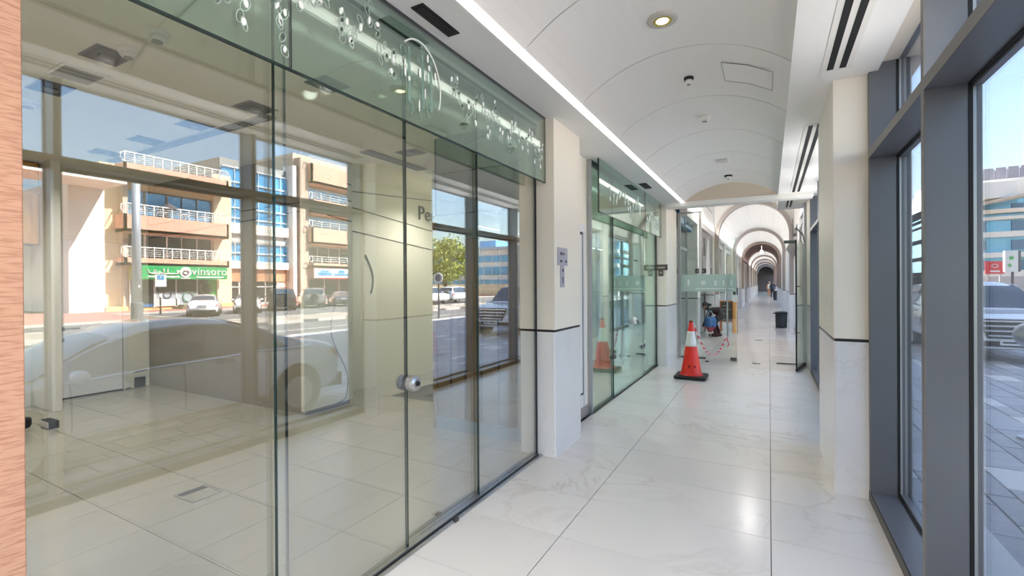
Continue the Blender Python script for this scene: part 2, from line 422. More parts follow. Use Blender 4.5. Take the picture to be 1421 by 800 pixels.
# higher vault over the arches beyond, in bays
CX, CR = -.47, 1.14
def bay_vault(y0, y1, r=CR+.03, zs=3.2):
    mb = MB(); N = 20
    for i in range(N):
        a, b = math.pi*i/N, math.pi*(i+1)/N
        mb.add([(CX+r*math.cos(a), y0, zs+r*math.sin(a)), (CX+r*math.cos(b), y0, zs+r*math.sin(b)), (CX+r*math.cos(b), y1, zs+r*math.sin(b)), (CX+r*math.cos(a), y1, zs+r*math.sin(a)),
                (CX+(r+.05)*math.cos(a), y0, zs+(r+.05)*math.sin(a)), (CX+(r+.05)*math.cos(b), y0, zs+(r+.05)*math.sin(b)), (CX+(r+.05)*math.cos(b), y1, zs+(r+.05)*math.sin(b)), (CX+(r+.05)*math.cos(a), y1, zs+(r+.05)*math.sin(a))],
               [(0, 1, 2, 3), (7, 6, 5, 4)])
    return mb
brown_vault = mat('brown vault plaster', (126, 106, 100), .6)
part('flat_ceiling', B(-2.2, 1.0, 9.68, 17.3, 4.45, 4.55), white_paint, ceil_)
ys = [17.3, 26.4, 35.3, 43.9, 52.3, 60.8, 69.3, 78, 90]
for k in range(len(ys)-1):
    part('arch_vault', bay_vault(ys[k], ys[k+1]), brown_vault if k == 2 else white_paint, ceil_)
part('left_bulkhead', B(-2.2, -1.62, 11.2, 17.3, 3.15, 4.5), white_paint, ceil_)
part('right_bulkhead', B(.70, 1.0, 9.68, 17.3, 3.3, 4.5), white_paint, ceil_)

# ---------------- upper storeys of the arcade's own building: the mass that shades the pavement
solo('wall_upper', MB().box(-22, .98, -26, 125, 4.7, 15.5).box(.70, .98, -26, 9.68, 3.22, 4.7).box(.80, .98, 9.68, 125, 3.25, 4.7), mat('upper facade render', (214, 206, 192), .7),
     'plain upper facade of the arcade building above the window bays', 'wall', kind='structure')

# ---------------- walls round the first shop
def wall(name, mb, m, label, kind='structure', bevel=0):
    return solo(name, mb, m, label, 'wall', kind=kind, bevel=bevel)
wall('wall_shop_left', MB().box(-9.05, -8.85, -1.2, 2.46, 0, 3.6), cream_shop, 'cream end wall of the empty shop below the brown wall cabinets')
wall('wall_shop_door', MB().box(-9.2, -8.97, 2.46, 3.95, 0, 3.6), cream_shop, 'pale shop wall holding the white lever handled door')
wall('wall_shop_side', MB().box(-9.0, -5.10, 3.9, 4.6, 0, 3.6), shaded_shop, 'wall block with shade in its colour standing across the back of the empty shop')
wall('wall_shop_deep', MB().box(-5.75, -5.57, 4.6, 8.0, 0, 3.6), cream_shop, 'long cream shop wall carrying the dark letters Per')
wall('wall_shop_cheek', MB().box(-5.10, -5.04, 3.84, 4.62, .06, 3.6), cream_shop, 'white cheek panel on the end of the darker wall block')
wall('wall_shop_front', MB().box(-2.06, -1.96, -1.2, 4.1, 3.2, 3.72), white_paint, 'white bulkhead above the shopfront glass')
wall('wall_shop_near', MB().box(-9.0, -2.06, -1.35, -1.2, 0, 3.6), cream_shop, 'near end wall of the empty shop behind the oak jamb')
wall('wall_shop_far', MB().box(-5.7, -4.45, 7.9, 8.05, 0, 3.6), cream_shop, 'far end wall of the empty shop beyond the smoked panels')
sceil = thing('ceiling', 'dull grey white flat ceiling of the empty shop', 'ceiling', (-5.5, 2.5, 3.28), kind='structure')
part('slab', MB().box(-9.1, -1.96, -1.3, 5.42, 3.28, 3.40).box(-9.1, -4.45, 5.42, 8.0, 3.28, 3.40), shop_ceiling, sceil)
# slanting dark inlay grooves on the shop walls
gm = mat('dark inlay groove', (62, 60, 52), .6)
gr = thing('trim_1', 'thin dark slanting inlay lines across the cream shop walls', 'trim', (-5.56, 5.9, 2.7), kind='structure')
for y0, z0, y1, z1 in ((4.66, 3.02, 7.6, 3.25), (4.66, 2.85, 7.6, 2.58), (4.66, 2.49, 7.6, 2.23)):
    part('inlay', MB().bar((-5.568, y0, z0), (-5.568, y1, z1), .012, .014, up=(1, 0, 0)), gm, gr)
for z0, z1 in ((3.06, 3.0), (2.79, 2.775), (2.54, 2.50)):
    part('inlay', MB().bar((-5.038, 4.2, z0), (-5.038, 4.6, z1), .012, .014, up=(1, 0, 0)), gm, gr)
for x0, z0, x1, z1 in ((-8.9, 2.63, -5.15, 2.67), (-8.9, 2.42, -5.15, 2.56)):
    part('inlay', MB().bar((x0, 3.898, z0), (x1, 3.898, z1), .012, .014, up=(0, 1, 0)), gm, gr)
let = thing('wall_lettering', 'dark grey letters Per fixed high on the cream shop wall', 'lettering', (-5.56, 6.95, 2.92))
text('letters', 'Per', .36, mat('letter grey', (56, 60, 58), .5), let, (-5.555, 6.87, 2.92), (0, 1, 0), (0, 0, 1), .02)
# scratches and loose cable on the walls
solo('cable', MB().tube([(-5.56, 5.36+.16*math.sin(t*.22), 2.10-.055*t) for t in range(12)], .011, 6), mat('cable grey', (120, 124, 112), .6), 'curved grey cable loop hanging on the cream wall below the inlay lines', 'cable', smooth=True)
solo('cable', MB().tube([(-5.03, 4.30-.10*math.sin(k*.5)+.012*k, 1.35-.105*k) for k in range(13)]+[(-5.02, 4.33, .06)], .006, 6), mat('cable pale', (150, 146, 136), .6), 'thin pale cable hanging down the white cheek panel', 'cable', smooth=True)

# smoked panel wall at the right end of the shop
pw = thing('wall_shop_right', 'smoked grey slatted panel wall closing the right end of the shop', 'wall', (-2.65, 4.25, 0), kind='structure')
part('core', B(-3.34, -1.97, 4.27, 4.42, 0, 3.6), mat('panel core', (30, 30, 30), .6), pw)
xs = [-3.30, -3.10, -2.91, -2.70, -2.49, -2.28, -2.10]
for a, b in zip(xs[:-1], xs[1:]):
    part('panel', B(a+.013, b-.013, 4.235, 4.28, .14, 1.36), panel_grey, pw, bevel=.003)
    part('panel', B(a+.006, b-.006, 4.24, 4.28, 1.365, 2.12), panel_grey, pw)
part('upper_panel', B(-3.30, -2.10, 4.25, 4.28, 2.13, 2.40), mat('upper panel', (120, 128, 122), .3), pw)
part('upper_panel', B(-3.30, -2.10, 4.25, 4.28, 2.415, 2.86), mat('upper panel', (120, 128, 122), .3), pw)
part('upper_panel', B(-3.30, -1.97, 4.25, 4.28, 2.875, 3.58), mat('upper panel light', (136, 146, 138), .3), pw)
part('plinth', B(-3.30, -2.10, 4.235, 4.28, 0, .135), panel_plinth, pw)
part('edge_strip', B(-3.345, -3.30, 4.23, 4.43, 0, 2.4), bronze_edge, pw)
part('edge_strip', B(-2.10, -2.045, 4.22, 4.3, .1, 2.4), bronze_edge, pw)
part('end_strip', B(-2.045, -1.975, 4.235, 4.3, .07, 2.86), cream_shop, pw)
part('end_plinth', B(-2.10, -1.975, 4.23, 4.3, 0, .1), mat('dark plinth', (80, 78, 70), .4), pw)

# ---------------- shop door with frame, cabinets, things on the shop floor
d1 = thing('door_1', 'white flush door with dark lever handle at the back of the shop', 'door', (-8.95, 3.05, 0), kind='structure')
part('leaf', B(-8.97, -8.93, 2.60, 3.52, .02, 2.3), door_white, d1, bevel=.003)
part('frame', MB().box(-8.98, -8.92, 2.52, 2.59, 0, 2.38).box(-8.98, -8.92, 3.53, 3.60, 0, 2.38).box(-8.98, -8.92, 2.52, 3.60, 2.31, 2.38), plastic_white, d1)
hd = part('handle', MB().cyl((-8.93, 2.80, 1.02), (-8.88, 2.80, 1.02), .026, n=12).bar((-8.88, 2.80, 1.02), (-8.88, 2.99, 1.02), .02, .02), dark_steel, d1, smooth=False)
part('keyhole', MB().cyl((-8.93, 2.80, .86), (-8.915, 2.80, .86), .03, n=14), steel, hd)
part('threshold', B(-8.975, -8.925, 2.6, 3.52, 0, .018), black, d1)
solo('wall_end_post', B(-8.95, -8.16, 2.46, 2.56, 0, 3.28), plastic_white, 'white wall end post between the brown cabinets and the shop door', 'post', kind='structure', bevel=.004)
cab = thing('wall_cabinet', 'glossy brown veneer wall cabinet hung high at the far left of the shop', 'cabinet', (-8.7, 1.9, 2.19))
part('carcass', B(-8.85, -8.50, 1.2, 2.45, 2.19, 3.27), mat('cabinet carcass', (70, 46, 26), .5), cab)
for a, b in ((1.22, 1.66), (1.675, 2.105), (2.125, 2.44)):
    part('cabinet_door', B(-8.50, -8.48, a, b, 2.195, 3.265), wood_brown, cab, bevel=.002)
part('shelf_edge', B(-8.483, -8.47, 1.2, 2.45, 2.86, 2.97), mat('cabinet band', (122, 84, 42), .4), cab)
solo('baseboard_left', MB().box(-8.85, -8.83, -1.2, 2.45, 0, .16).box(-8.85, -8.835, -1.2, 2.45, .162, .30), plastic_white, 'stepped cream baseboard below the brown wall cabinets', 'baseboard', kind='structure', bevel=.004)
solo('junction_box', B(-8.90, -8.86, 3.66, 3.80, .02, .17), dark_steel, 'small dark junction box low on the wall right of the shop door', 'box', bevel=.004)
solo('cable_trim', MB().box(-8.94, -8.92, 3.55, 3.62, 0, .02).bar((-8.9, 3.66, .25), (-8.9, 3.84, .27), .012), dark_steel, 'short dark cable stub above the small junction box', 'cable')
lb = thing('led_driver', 'white boxed lamp unit lying on the shop floor by the wall end post', 'lamp', (-7.18, 2.18, 0))
part('case', B(-7.44, -7.2, 2.14, 2.23, 0, .085), black, lb, bevel=.004)
part('lens', B(-7.43, -7.21, 2.13, 2.142, .01, .075), plastic_white, lb)
tool = thing('tool_bag', 'dark grey cordless tool lying on the shop floor at the oak jamb', 'tool', (-7.1, 1.78, 0))
part('body', MB().obox((-7.15, 1.66, .07), (.22, .42, .13), (1, .2, 0)), mat('tool grey', (92, 98, 104), .5), tool, bevel=.02)
part('grip', MB().obox((-7.42, 1.9, .09), (.13, .30, .12), (1, -.5, 0)), black, tool, bevel=.03)
part('strap', MB().tube([(-7.2, 1.55, .15), (-7.3, 1.7, .22), (-7.35, 1.9, .17)], .018, 6), mat('tool red', (120, 40, 36), .5), tool)
fo = thing('floor_outlet', 'square floor outlet with a hinged stainless lid set in the shop tiles', 'outlet', (-3.9, 2.02, 0))
fx = [(-4.02, 1.94), (-3.80, 2.10)]
part('lid', B(-4.03, -3.80, 1.93, 2.12, 0, .004), shop_tile, fo)
part('frame', MB().box(-4.045, -4.03, 1.915, 2.135, 0, .005).box(-3.80, -3.785, 1.915, 2.135, 0, .005).box(-4.03, -3.8, 1.915, 1.93, 0, .005).box(-4.03, -3.8, 2.12, 2.135, 0, .005), steel, fo)
part('flap', B(-4.03, -3.965, 1.93, 2.12, .003, .007), dark_steel, fo)

# ---------------- fittings on the shop ceiling
KS = .988; ZS = 3.28
def square_light(x, y_, label, sx=.17, sy=.17):
    t = thing('recessed_spotlight', label, 'spotlight', (x, y_, ZS), group='square spotlights in the shop ceiling')
    part('bezel', MB().box(x-sx, x+sx, y_-sy, y_+sy, ZS-.006, ZS), dark_steel, t)
    part('well', B(x-sx*.86, x+sx*.86, y_-sy*.86, y_+sy*.86, ZS-.009, ZS-.004), black, t)
    part('lamp', MB().lathe([(0, ZS-.022), (sx*.32, ZS-.02), (sx*.36, ZS-.008)], (x, y_, 0), 14), dark_steel, t)
    return t
spots = [(-4.203, 1.578, .15, .11, 'black square spotlight beside the white smoke detectors in the shop ceiling'),
         (-5.294, 1.603, .17, .11, 'black square spotlight crossed by a mullion reflection in the shop ceiling'),
         (-5.239, 2.703, .13, .13, 'square spotlight second from the near end of the shop slot diffuser'),
         (-4.242, 2.722, .14, .14, 'square spotlight nearest the near end of the shop slot diffuser'),
         (-6.255, 2.709, .14, .14, 'square spotlight third along the shop slot diffuser'),
         (-7.255, 2.708, .14, .14, 'square spotlight farthest along the shop slot diffuser'),
         (-3.218, 2.70, .13, .13, 'square spotlight seen through the green fascia left of the medallion'),
         (-3.97, 4.60, .16, .12, 'square spotlight before the cream wall with the dark letters')]
for x, y_, sx, sy, lab in spots: square_light(x*KS, y_*KS, lab, sx, sy)
x, y_ = -4.774*KS, 1.603*KS
t = thing('ceiling_speaker', 'grey square grille in the shop ceiling between two black spotlights', 'grille', (x, y_, ZS))
part('grille', B(x-.15, x+.15, y_-.12, y_+.12, ZS-.008, ZS), mat('grille grey', (138, 136, 128), .6), t)
part('frame', MB().box(x-.17, x-.15, y_-.14, y_+.14, ZS-.012, ZS).box(x+.15, x+.17, y_-.14, y_+.14, ZS-.012, ZS).box(x-.15, x+.15, y_-.14, y_-.12, ZS-.012, ZS).box(x-.15, x+.15, y_+.12, y_+.14, ZS-.012, ZS), plastic_white, t)
def detector(name, x, y_, z, r, label, cat='smoke detector', dark=False):
    t = thing(name, label, cat, (x, y_, z))
    part('base', MB().lathe([(0, z), (r, z), (r, z-.016), (r*.94, z-.024), (0, z-.024)], (x, y_, 0), 24), black if dark else plastic_white, t, smooth=False)
    part('head', MB().lathe([(r*.78, z-.022), (r*.80, z-.04), (r*.62, z-.055), (0, z-.058)], (x, y_, 0), 24), plastic_white, t)
    part('sensor_ring', MB().lathe([(r*.42, z-.054), (r*.42, z-.062), (r*.30, z-.064), (0, z-.064)], (x, y_, 0), 18), mat('detector grey', (150, 150, 148), .5), t)
detector('smoke_detector', -3.546*KS, 1.603*KS, ZS, .075, 'white smoke detector nearest the fascia glass in the shop ceiling')
detector('smoke_detector', -3.97*KS, 1.615*KS, ZS, .065, 'smaller white smoke detector next to the black shop spotlight')
detector('smoke_detector', -5.839*KS, 1.612*KS, ZS, .095, 'white ceiling detector above the brown wall cabinets')
def slot_diffuser(x0, x1, y0, y1, z, label, name='slot_diffuser', along='y', fm=None, nslot=2, m=.03):
    t = thing(name, label, 'vent', ((x0+x1)/2, (y0+y1)/2, z))
    fr = fm or plastic_white
    part('frame', B(x0, x1, y0, y1, z-.012, z+.0), fr, t)
    if along == 'y':
        wdt = (x1-x0-m*(nslot+1))/nslot
        for k in range(nslot):
            a = x0+m+k*(wdt+m); part('slot', B(a, a+wdt, y0+m, y1-m, z-.014, z-.010), vent_black, t)
    else:
        wdt = (y1-y0-m*(nslot+1))/nslot
        for k in range(nslot):
            a = y0+m+k*(wdt+m); part('slot', B(x0+m, x1-m, a, a+wdt, z-.014, z-.010), vent_black, t)
    return t
slot_diffuser(-7.6, -4.25, 2.83, 2.95, ZS, 'long dark slot diffuser across the shop ceiling', along='x', fm=mat('diffuser grey', (128, 124, 114), .5), nslot=3, m=.018)
slot_diffuser(-4.45, -4.27, 4.2, 5.3, ZS, 'grey slot diffuser in the shop ceiling above the lettered wall', fm=mat('diffuser grey', (128, 124, 114), .5), nslot=2, m=.02)

# ================================================================== SHOPFRONT 1
jamb = solo('oak_jamb', B(-2.10, -1.80, -.4, .487, 0, 3.17), wood_oak, 'oak laminate jamb standing at the near end of the glass shopfront', 'jamb', bevel=.003)
def pane(mb, parent, name='glass_pane', m=None):
    return part(name, mb, m or g_shop, parent)
def sheet_y(x, y0, y1, z0, z1, t=.012):
    """glass sheet in the plane X = x with green polished edges"""
    return MB().box(x-t/2, x+t/2, y0, y1, z0, z1)
def edges_y(x, y0, y1, z0, z1, t=.013, e=.005, which='lrtb'):
    mb = MB()
    if 'l' in which: mb.box(x-t/2, x+t/2, y0-.001, y0+e, z0, z1)
    if 'r' in which: mb.box(x-t/2, x+t/2, y1-e, y1+.001, z0, z1)
    if 'b' in which: mb.box(x-t/2, x+t/2, y0, y1, z0-.001, z0+e)
    if 't' in which: mb.box(x-t/2, x+t/2, y0, y1, z1-e, z1+.001)
    return mb
sf = thing('window_1', 'tall frameless green tinted glass shopfront of the empty shop', 'shopfront', (-1.95, 2.2, 0), kind='structure')
for x, a, b, wh in ((-1.968, .49, 1.405, 'r'), (-1.944, 1.33, 2.200, 'lr'), (-1.968, 2.212, 3.03, 'lr'), (-1.944, 2.995, 3.985, 'lr')):
    p_ = pane(sheet_y(x, a, b, .02, 3.10), sf)
    part('glass_edge', edges_y(x, a, b, .02, 3.10, which=wh), glass_edge, p_, label='dark green polished glass edge')
part('floor_channel', MB().box(-2.0, -1.925, .49, 4.02, 0, .018).box(-1.905, -1.885, .49, 4.02, 0, .012), steel, sf)
part('channel_gap', B(-1.926, -1.904, .49, 4.02, -.002, .006), black, sf)
part('door_guide', B(-1.90, -1.875, 2.60, 2.64, .0, .025), dark_steel, sf)
part('head_channel', MB().box(-2.0, -1.925, .49, 4.02, 3.10, 3.135), seal, sf)
part('head_filler', B(-2.0, -1.925, .49, 4.02, 3.135, 3.17), white_paint, sf)
part('head_trim', B(-2.01, -1.915, .49, 4.02, 3.088, 3.10), alu_pale, sf)
part('end_channel', B(-1.96, -1.935, 3.995, 4.018, 0, 3.1), seal, sf)
fa = part('fascia', sheet_y(-1.83, -.2, 3.985, 2.56, 3.165, .014), g_fascia, sf, label='tinted glass fascia sheet hung before the shopfront')
part('fascia_edge', edges_y(-1.83, -.2, 3.985, 2.56, 3.165, .016, .008, 'rb'), glass_edge, fa)
part('fascia_joint', MB().box(-1.838, -1.822, 1.335, 1.339, 2.57, 3.16), glass_edge, fa)
part('fascia_rail', MB().box(-1.84, -1.82, -.2, 3.985, 3.155, 3.17), dark_steel, fa)
# etched remains of the old shop sign: chains of small ovals and a round medallion
def etched(seed, y0, y1, z_hi, z_lo, count, s=1.0):
    rnd = random.Random(seed); W = MB(); D = MB(); O = MB()
    x = -1.83+.009
    def oval(mb, y_, z_, ry, rz_, tilt, ring=False):
        n_ = 10; ct, st = math.cos(tilt), math.sin(tilt)
        pts = []
        for i in range(n_):
            a = 2*math.pi*i/n_; u, v = ry*math.cos(a), rz_*math.sin(a); pts.append((x, y_+u*ct-v*st, z_+u*st+v*ct))
        if ring: mb.tube(pts, .0018*s, 4, closed=True)
        else: mb.prism(pts, (.003, 0, 0))
    for k in range(count):
        yc = y0+(y1-y0)*(k+.5)/count + rnd.uniform(-.02, .02); zc = z_hi + (z_lo-z_hi)*abs(math.sin(k*.55+seed))*.55 - rnd.random()*.05
        for j in range(rnd.choice((2, 3, 3, 4))):
            yc2 = yc+rnd.uniform(-.018, .018); zz = zc-j*rnd.uniform(.035, .06)
            if zz < 2.60: continue
            c = rnd.random()
            if c < .42: oval(W, yc2, zz, rnd.uniform(.006, .012)*s, rnd.uniform(.012, .022)*s, rnd.uniform(-.5, .5))
            elif c < .62: oval(D, yc2, zz, .007*s, .010*s, 0)
            oval(O, yc2+rnd.uniform(-.006, .006), zz-.008, rnd.uniform(.010, .018)*s, rnd.uniform(.018, .03)*s, rnd.uniform(-.6, .6), ring=True)
    return W, D, O
white_film = mat('white film', (244, 248, 244), .4); grey_film = mat('grey film', (74, 88, 80), .5); outline_film = mat('outline film', (198, 216, 208), .4)
for q in ((3, .90, 1.34, 2.98, 2.70, 9, 1.1), (5, 1.345, 1.98, 3.12, 2.80, 12, 1.05), (9, 2.50, 3.02, 3.06, 2.74, 10, 1.05), (12, 3.02, 3.93, 3.06, 2.68, 18, .95)):
    W, D, O = etched(*q)
    part('etched_dot', W, white_film, fa, kind='stuff'); part('etched_dot', D, grey_film, fa, kind='stuff'); part('etched_ring', O, outline_film, fa, kind='stuff')
MY = 2.19
med = part('etched_medallion', MB().tube([(-1.819, MY+.20*math.sin(a), 2.82+.25*math.cos(a)) for a in [R(v) for v in range(-40, 115, 9)]], .005, 5), white_film, fa, label='white arc of the old round sign')
O = MB(); W = MB(); rnd = random.Random(21)
for k in range(38):
    a = rnd.uniform(0, 6.28); rr = rnd.random()**.5; yc, zc = MY+.18*rr*math.cos(a), 2.84+.22*rr*math.sin(a); ry, rz_ = rnd.uniform(.008, .02), rnd.uniform(.018, .045)
    pts = [(-1.820, yc+ry*math.cos(i*.628), zc+rz_*math.sin(i*.628)) for i in range(10)]
    if k % 4: O.tube(pts, .0022, 4, closed=True)
    else: W.prism([(p[0], yc+(p[1]-yc)*.55, zc+(p[2]-zc)*.8) for p in pts], (.003, 0, 0))
for yc in (MY-.09, MY+.03, MY+.11): O.prism([(-1.82, yc-.012, 2.68), (-1.82, yc+.012, 2.68), (-1.82, yc+.01, 3.0), (-1.82, yc-.01, 3.0)], (.002, 0, 0))
part('etched_ring', O, frosted('film ghost', (196, 220, 212), .45), fa, kind='stuff'); part('etched_dot', W, white_film, fa, kind='stuff')
lk = thing('door_lock', 'round chrome lock with a key on the edge of the shop glass door', 'lock', (-1.945, 2.215, 1.02))
part('outer_disc', MB().lathe([(0, .065), (.030, .065), (.046, .056), (.05, .04), (.05, .008), (0, .008)], (-1.945, 2.225, 1.02), 24, 'x'), steel, lk, smooth=False)
part('inner_disc', MB().lathe([(0, -.055), (.035, -.055), (.048, -.045), (.05, -.012), (0, -.012)], (-1.955, 2.215, 1.02), 24, 'x'), dark_steel, lk)
part('key_barrel', MB().lathe([(0, .075), (.014, .075), (.018, .06)], (-1.945, 2.225, 1.02), 14, 'x'), black, lk)

# ================================================================== PILLARS
def pillar(name, x0, x1, y0, y1, zt, label, faces='xy', wz=1.17):
    """marble wainscot in slabs, cream plaster above, dark metal at the corner and along the joint"""
    t = thing(name, label, 'pillar', ((x0+x1)/2, (y0+y1)/2, 0), kind='structure')
    part('core', B(x0+.02, x1-.02, y0+.02, y1-.02, 0, zt), dark_trim, t)
    part('plaster', B(x0, x1, y0, y1, wz+.022, zt), cream_plaster, t, bevel=.004)
    g = .012
    part('cladding_slab', B(x0+g, x1-g, y0, y0+.02, .0, wz), marble, t, bevel=.002)
    part('cladding_slab', B(x0+g, x1-g, y1-.02, y1, .0, wz), marble, t, bevel=.002)
    part('cladding_slab', B(x0, x0+.02, y0+g, y1-g, .0, wz), marble, t, bevel=.002)
    part('cladding_slab', B(x1-.02, x1, y0+g, y1-g, .0, wz), marble, t, bevel=.002)
    part('joint_trim', MB().box(x0+.008, x1-.008, y0+.008, y1-.008, wz, wz+.022), dark_trim, t)
    return t
p1 = pillar('pillar', -2.12, -1.752, 4.022, 4.70, 3.17, 'cream and marble pillar between the two glass shopfronts, with a small grey sign')
p2 = pillar('pillar', -2.12, -1.755, 9.47, 10.62, 3.17, 'cream and marble pillar at the glass partition, left of the traffic cone')
p3 = pillar('pillar', .43, .90, 4.33, 5.52, 3.2, 'large cream and marble pillar at the dark window frames')
p4 = pillar('pillar', .64, .98, 10.0, 11.2, 3.2, 'cream and marble pillar beside the open glass door')
solo('wall_plate', MB().box(.426, .43, 4.72, 4.76, 1.27, 1.53).box(.426, .43, 4.72, 4.76, 1.205, 1.245), plastic_white, 'narrow white label strip on the side of the large right pillar', 'label strip')
def t_sign(x, y_, z, label, ny=True, sx=.105, m=None, face='x', big=1.0):
    t = thing('pillar_sign', label, 'sign', (x, y_, z))
    mm = m or mat('sign grey', (178, 176, 190), .35, metal=.3)
    if face == 'x':
        part('plate', B(x, x+.012, y_-.115*big, y_+.115*big, z, z+.17*big), mm, t, bevel=.003)
        part('stem', B(x, x+.010, y_-.05*big, y_+.04*big, z-.21*big, z), mm, t, bevel=.003)
        dk = mat('sign print', (62, 60, 72), .5)
        part('print', MB().box(x+.012, x+.0135, y_-.07, y_-.02, z+.10, z+.125).box(x+.012, x+.0135, y_-.005, y_+.03, z+.10, z+.12).box(x+.012, x+.0135, y_-.075, y_-.02, z+.03, z+.05).box(x+.012, x+.0135, y_+.055, y_+.09, z+.03, z+.05).box(x+.010, x+.0125, y_-.02, y_+.012, z-.06, z-.035).box(x+.010, x+.0125, y_-.012, y_+.004, z-.17, z-.11), dk, t, kind='stuff')
    else:
        part('plate', B(x-.17*big, x+.17*big, y_-.012, y_, z, z+.15*big), mm, t, bevel=.003)
        part('stem', B(x-.06*big, x+.06*big, y_-.010, y_, z-.15*big, z), mm, t, bevel=.003)
        part('print', MB().box(x-.12*big, x+.1*big, y_-.0135, y_-.012, z+.05*big, z+.09*big).box(x-.03*big, x+.03*big, y_-.0115, y_-.010, z-.09*big, z-.04*big), mat('sign print light', (176, 168, 160), .5), t)
t_sign(-1.752, 4.20, 1.80, 'small grey T shaped sign on the pillar between the shopfronts')
t_sign(-1.86, 9.468, 1.88, 'dark bronze T shaped sign on the pillar by the glass partition', face='y', m=mat('sign bronze', (98, 86, 80), .4, metal=.3), big=.75)

# ---------------- white service door between the shopfronts
d2 = thing('door_2', 'white service door between the first pillar and the second shopfront', 'door', (-1.98, 5.2, 0), kind='structure')
part('surround', MB().box(-2.12, -1.985, 4.70, 5.56, 2.34, 3.17).box(-2.12, -1.985, 5.49, 5.56, .13, 2.34), cream_plaster, d2)
part('leaf', B(-2.02, -1.988, 4.72, 5.40, .30, 2.22), door_white, d2, bevel=.004)
part('frame', MB().box(-2.03, -1.978, 4.70, 5.49, 2.25, 2.34).box(-2.03, -1.978, 5.425, 5.49, .13, 2.25).box(-2.03, -1.978, 4.70, 5.40, .13, .28), door_white, d2, bevel=.003)
part('joint', MB().box(-2.02, -1.992, 5.395, 5.43, .27, 2.25).box(-2.02, -1.992, 4.72, 5.43, 2.22, 2.25).box(-2.02, -1.992, 4.72, 5.43, .28, .30), seal, d2)
part('skirting', B(-2.02, -1.975, 4.70, 5.60, 0, .13), skirt_grey, d2)

# ================================================================== SHOPFRONT 2
s2 = thing('window_2', 'second frameless green glass shopfront beyond the white service door', 'shopfront', (-1.95, 7.5, 0), kind='structure')
for x, a, b, wh in ((-1.966, 5.60, 6.56, 'r'), (-1.944, 6.52, 8.36, 'lr'), (-1.966, 8.30, 9.44, 'l')):
    p_ = pane(sheet_y(x, a, b, .02, 3.12), s2, m=g_shop2)
    part('glass_edge', edges_y(x, a, b, .02, 3.12, e=.012, which=wh), glass_edge, p_)
part('floor_channel', MB().box(-2.0, -1.925, 5.60, 9.46, 0, .018), seal, s2)
part('head_channel', MB().box(-1.96, -1.935, 5.62, 9.46, 3.11, 3.17), seal, s2)
part('end_channel', MB().box(-1.96, -1.94, 9.44, 9.46, 0, 3.17), seal, s2)
part('start_channel', B(-1.985, -1.93, 5.575, 5.60, 0, 3.17), alu_pale, s2)
f2 = part('fascia', sheet_y(-1.83, 5.55, 9.32, 2.50, 3.165, .014), g_fascia, s2)
part('fascia_edge', edges_y(-1.83, 5.55, 9.32, 2.50, 3.165, .016, .014, 'lrb'), glass_edge, f2)
part('fascia_joint', MB().box(-1.838, -1.822, 8.0, 8.02, 2.5, 3.16), glass_edge, f2)
for q in ((4, 5.95, 7.7, 3.0, 2.70, 12, 1.7), (8, 8.1, 9.2, 2.98, 2.62, 8, 1.7)):
    W, D, O = etched(*q)
    part('etched_dot', W, white_film, f2, kind='stuff'); part('etched_ring', O, outline_film, f2, kind='stuff')
part('patch_fitting', MB().box(-1.975, -1.93, 6.5, 6.62, .55, .60).box(-1.975, -1.93, 8.15, 8.42, .50, .56), dark_steel, s2)
lk2 = thing('door_lock', 'round chrome lock on the second shopfront glass', 'lock', (-1.94, 7.62, 1.02))
part('outer_disc', MB().lathe([(0, .06), (.045, .055), (.062, .03), (.062, .005), (0, .005)], (-1.94, 7.62, 1.02), 20, 'x'), plastic_white, lk2)
part('inner_disc', MB().lathe([(0, -.05), (.055, -.045), (.065, -.01), (0, -.01)], (-1.95, 7.60, 1.02), 20, 'x'), black, lk2)
part('key_barrel', MB().lathe([(0, .07), (.016, .07), (.02, .05)], (-1.94, 7.62, 1.02), 12, 'x'), black, lk2)
# room behind it
teal_wall = mat('pale shop two wall', (214, 222, 212), .5)
wall('wall_next_back', B(-4.285, -4.25, 5.42, 10.9, 0, 3.5), teal_wall, 'pale back wall of the second shop')
wall('wall_next_near', B(-4.25, -2.02, 5.42, 5.55, 0, 3.5), teal_wall, 'pale side wall of the second shop behind the service door')
wall('wall_next_far', MB().box(-4.25, -2.1, 10.6, 10.75, 0, 3.5).box(-2.1, -1.98, 9.46, 10.6, 0, 3.5), teal_wall, 'pale far side wall of the second shop')
wall('wall_next_column', MB().box(-3.4, -2.95, 9.6, 10.1, 0, 3.4), cream_plaster, 'cream column inside the second shop')
solo('ceiling_next', B(-4.45, -1.96, 5.4, 10.8, 3.4, 3.5), white_paint, 'white ceiling of the second shop', 'ceiling', kind='structure')
solo('floor_next', B(-4.25, -1.97, 5.55, 10.6, -.1, -.001), shop_tile, 'pale tiled floor of the second shop', 'floor', kind='structure')
pt = thing('glass_partition', 'inner glass partition with white frosted band inside the second shop', 'partition', (-3.6, 9.0, 0))
part('pane', B(-4.25, -3.0, 9.0, 9.012, .0, 2.4), g_part, pt); part('frosted_band', B(-4.25, -3.0, 8.995, 8.999, 1.25, 1.65), frost, pt)
part('post', B(-3.02, -2.96, 8.97, 9.04, 0, 2.6), alu_pale, pt)

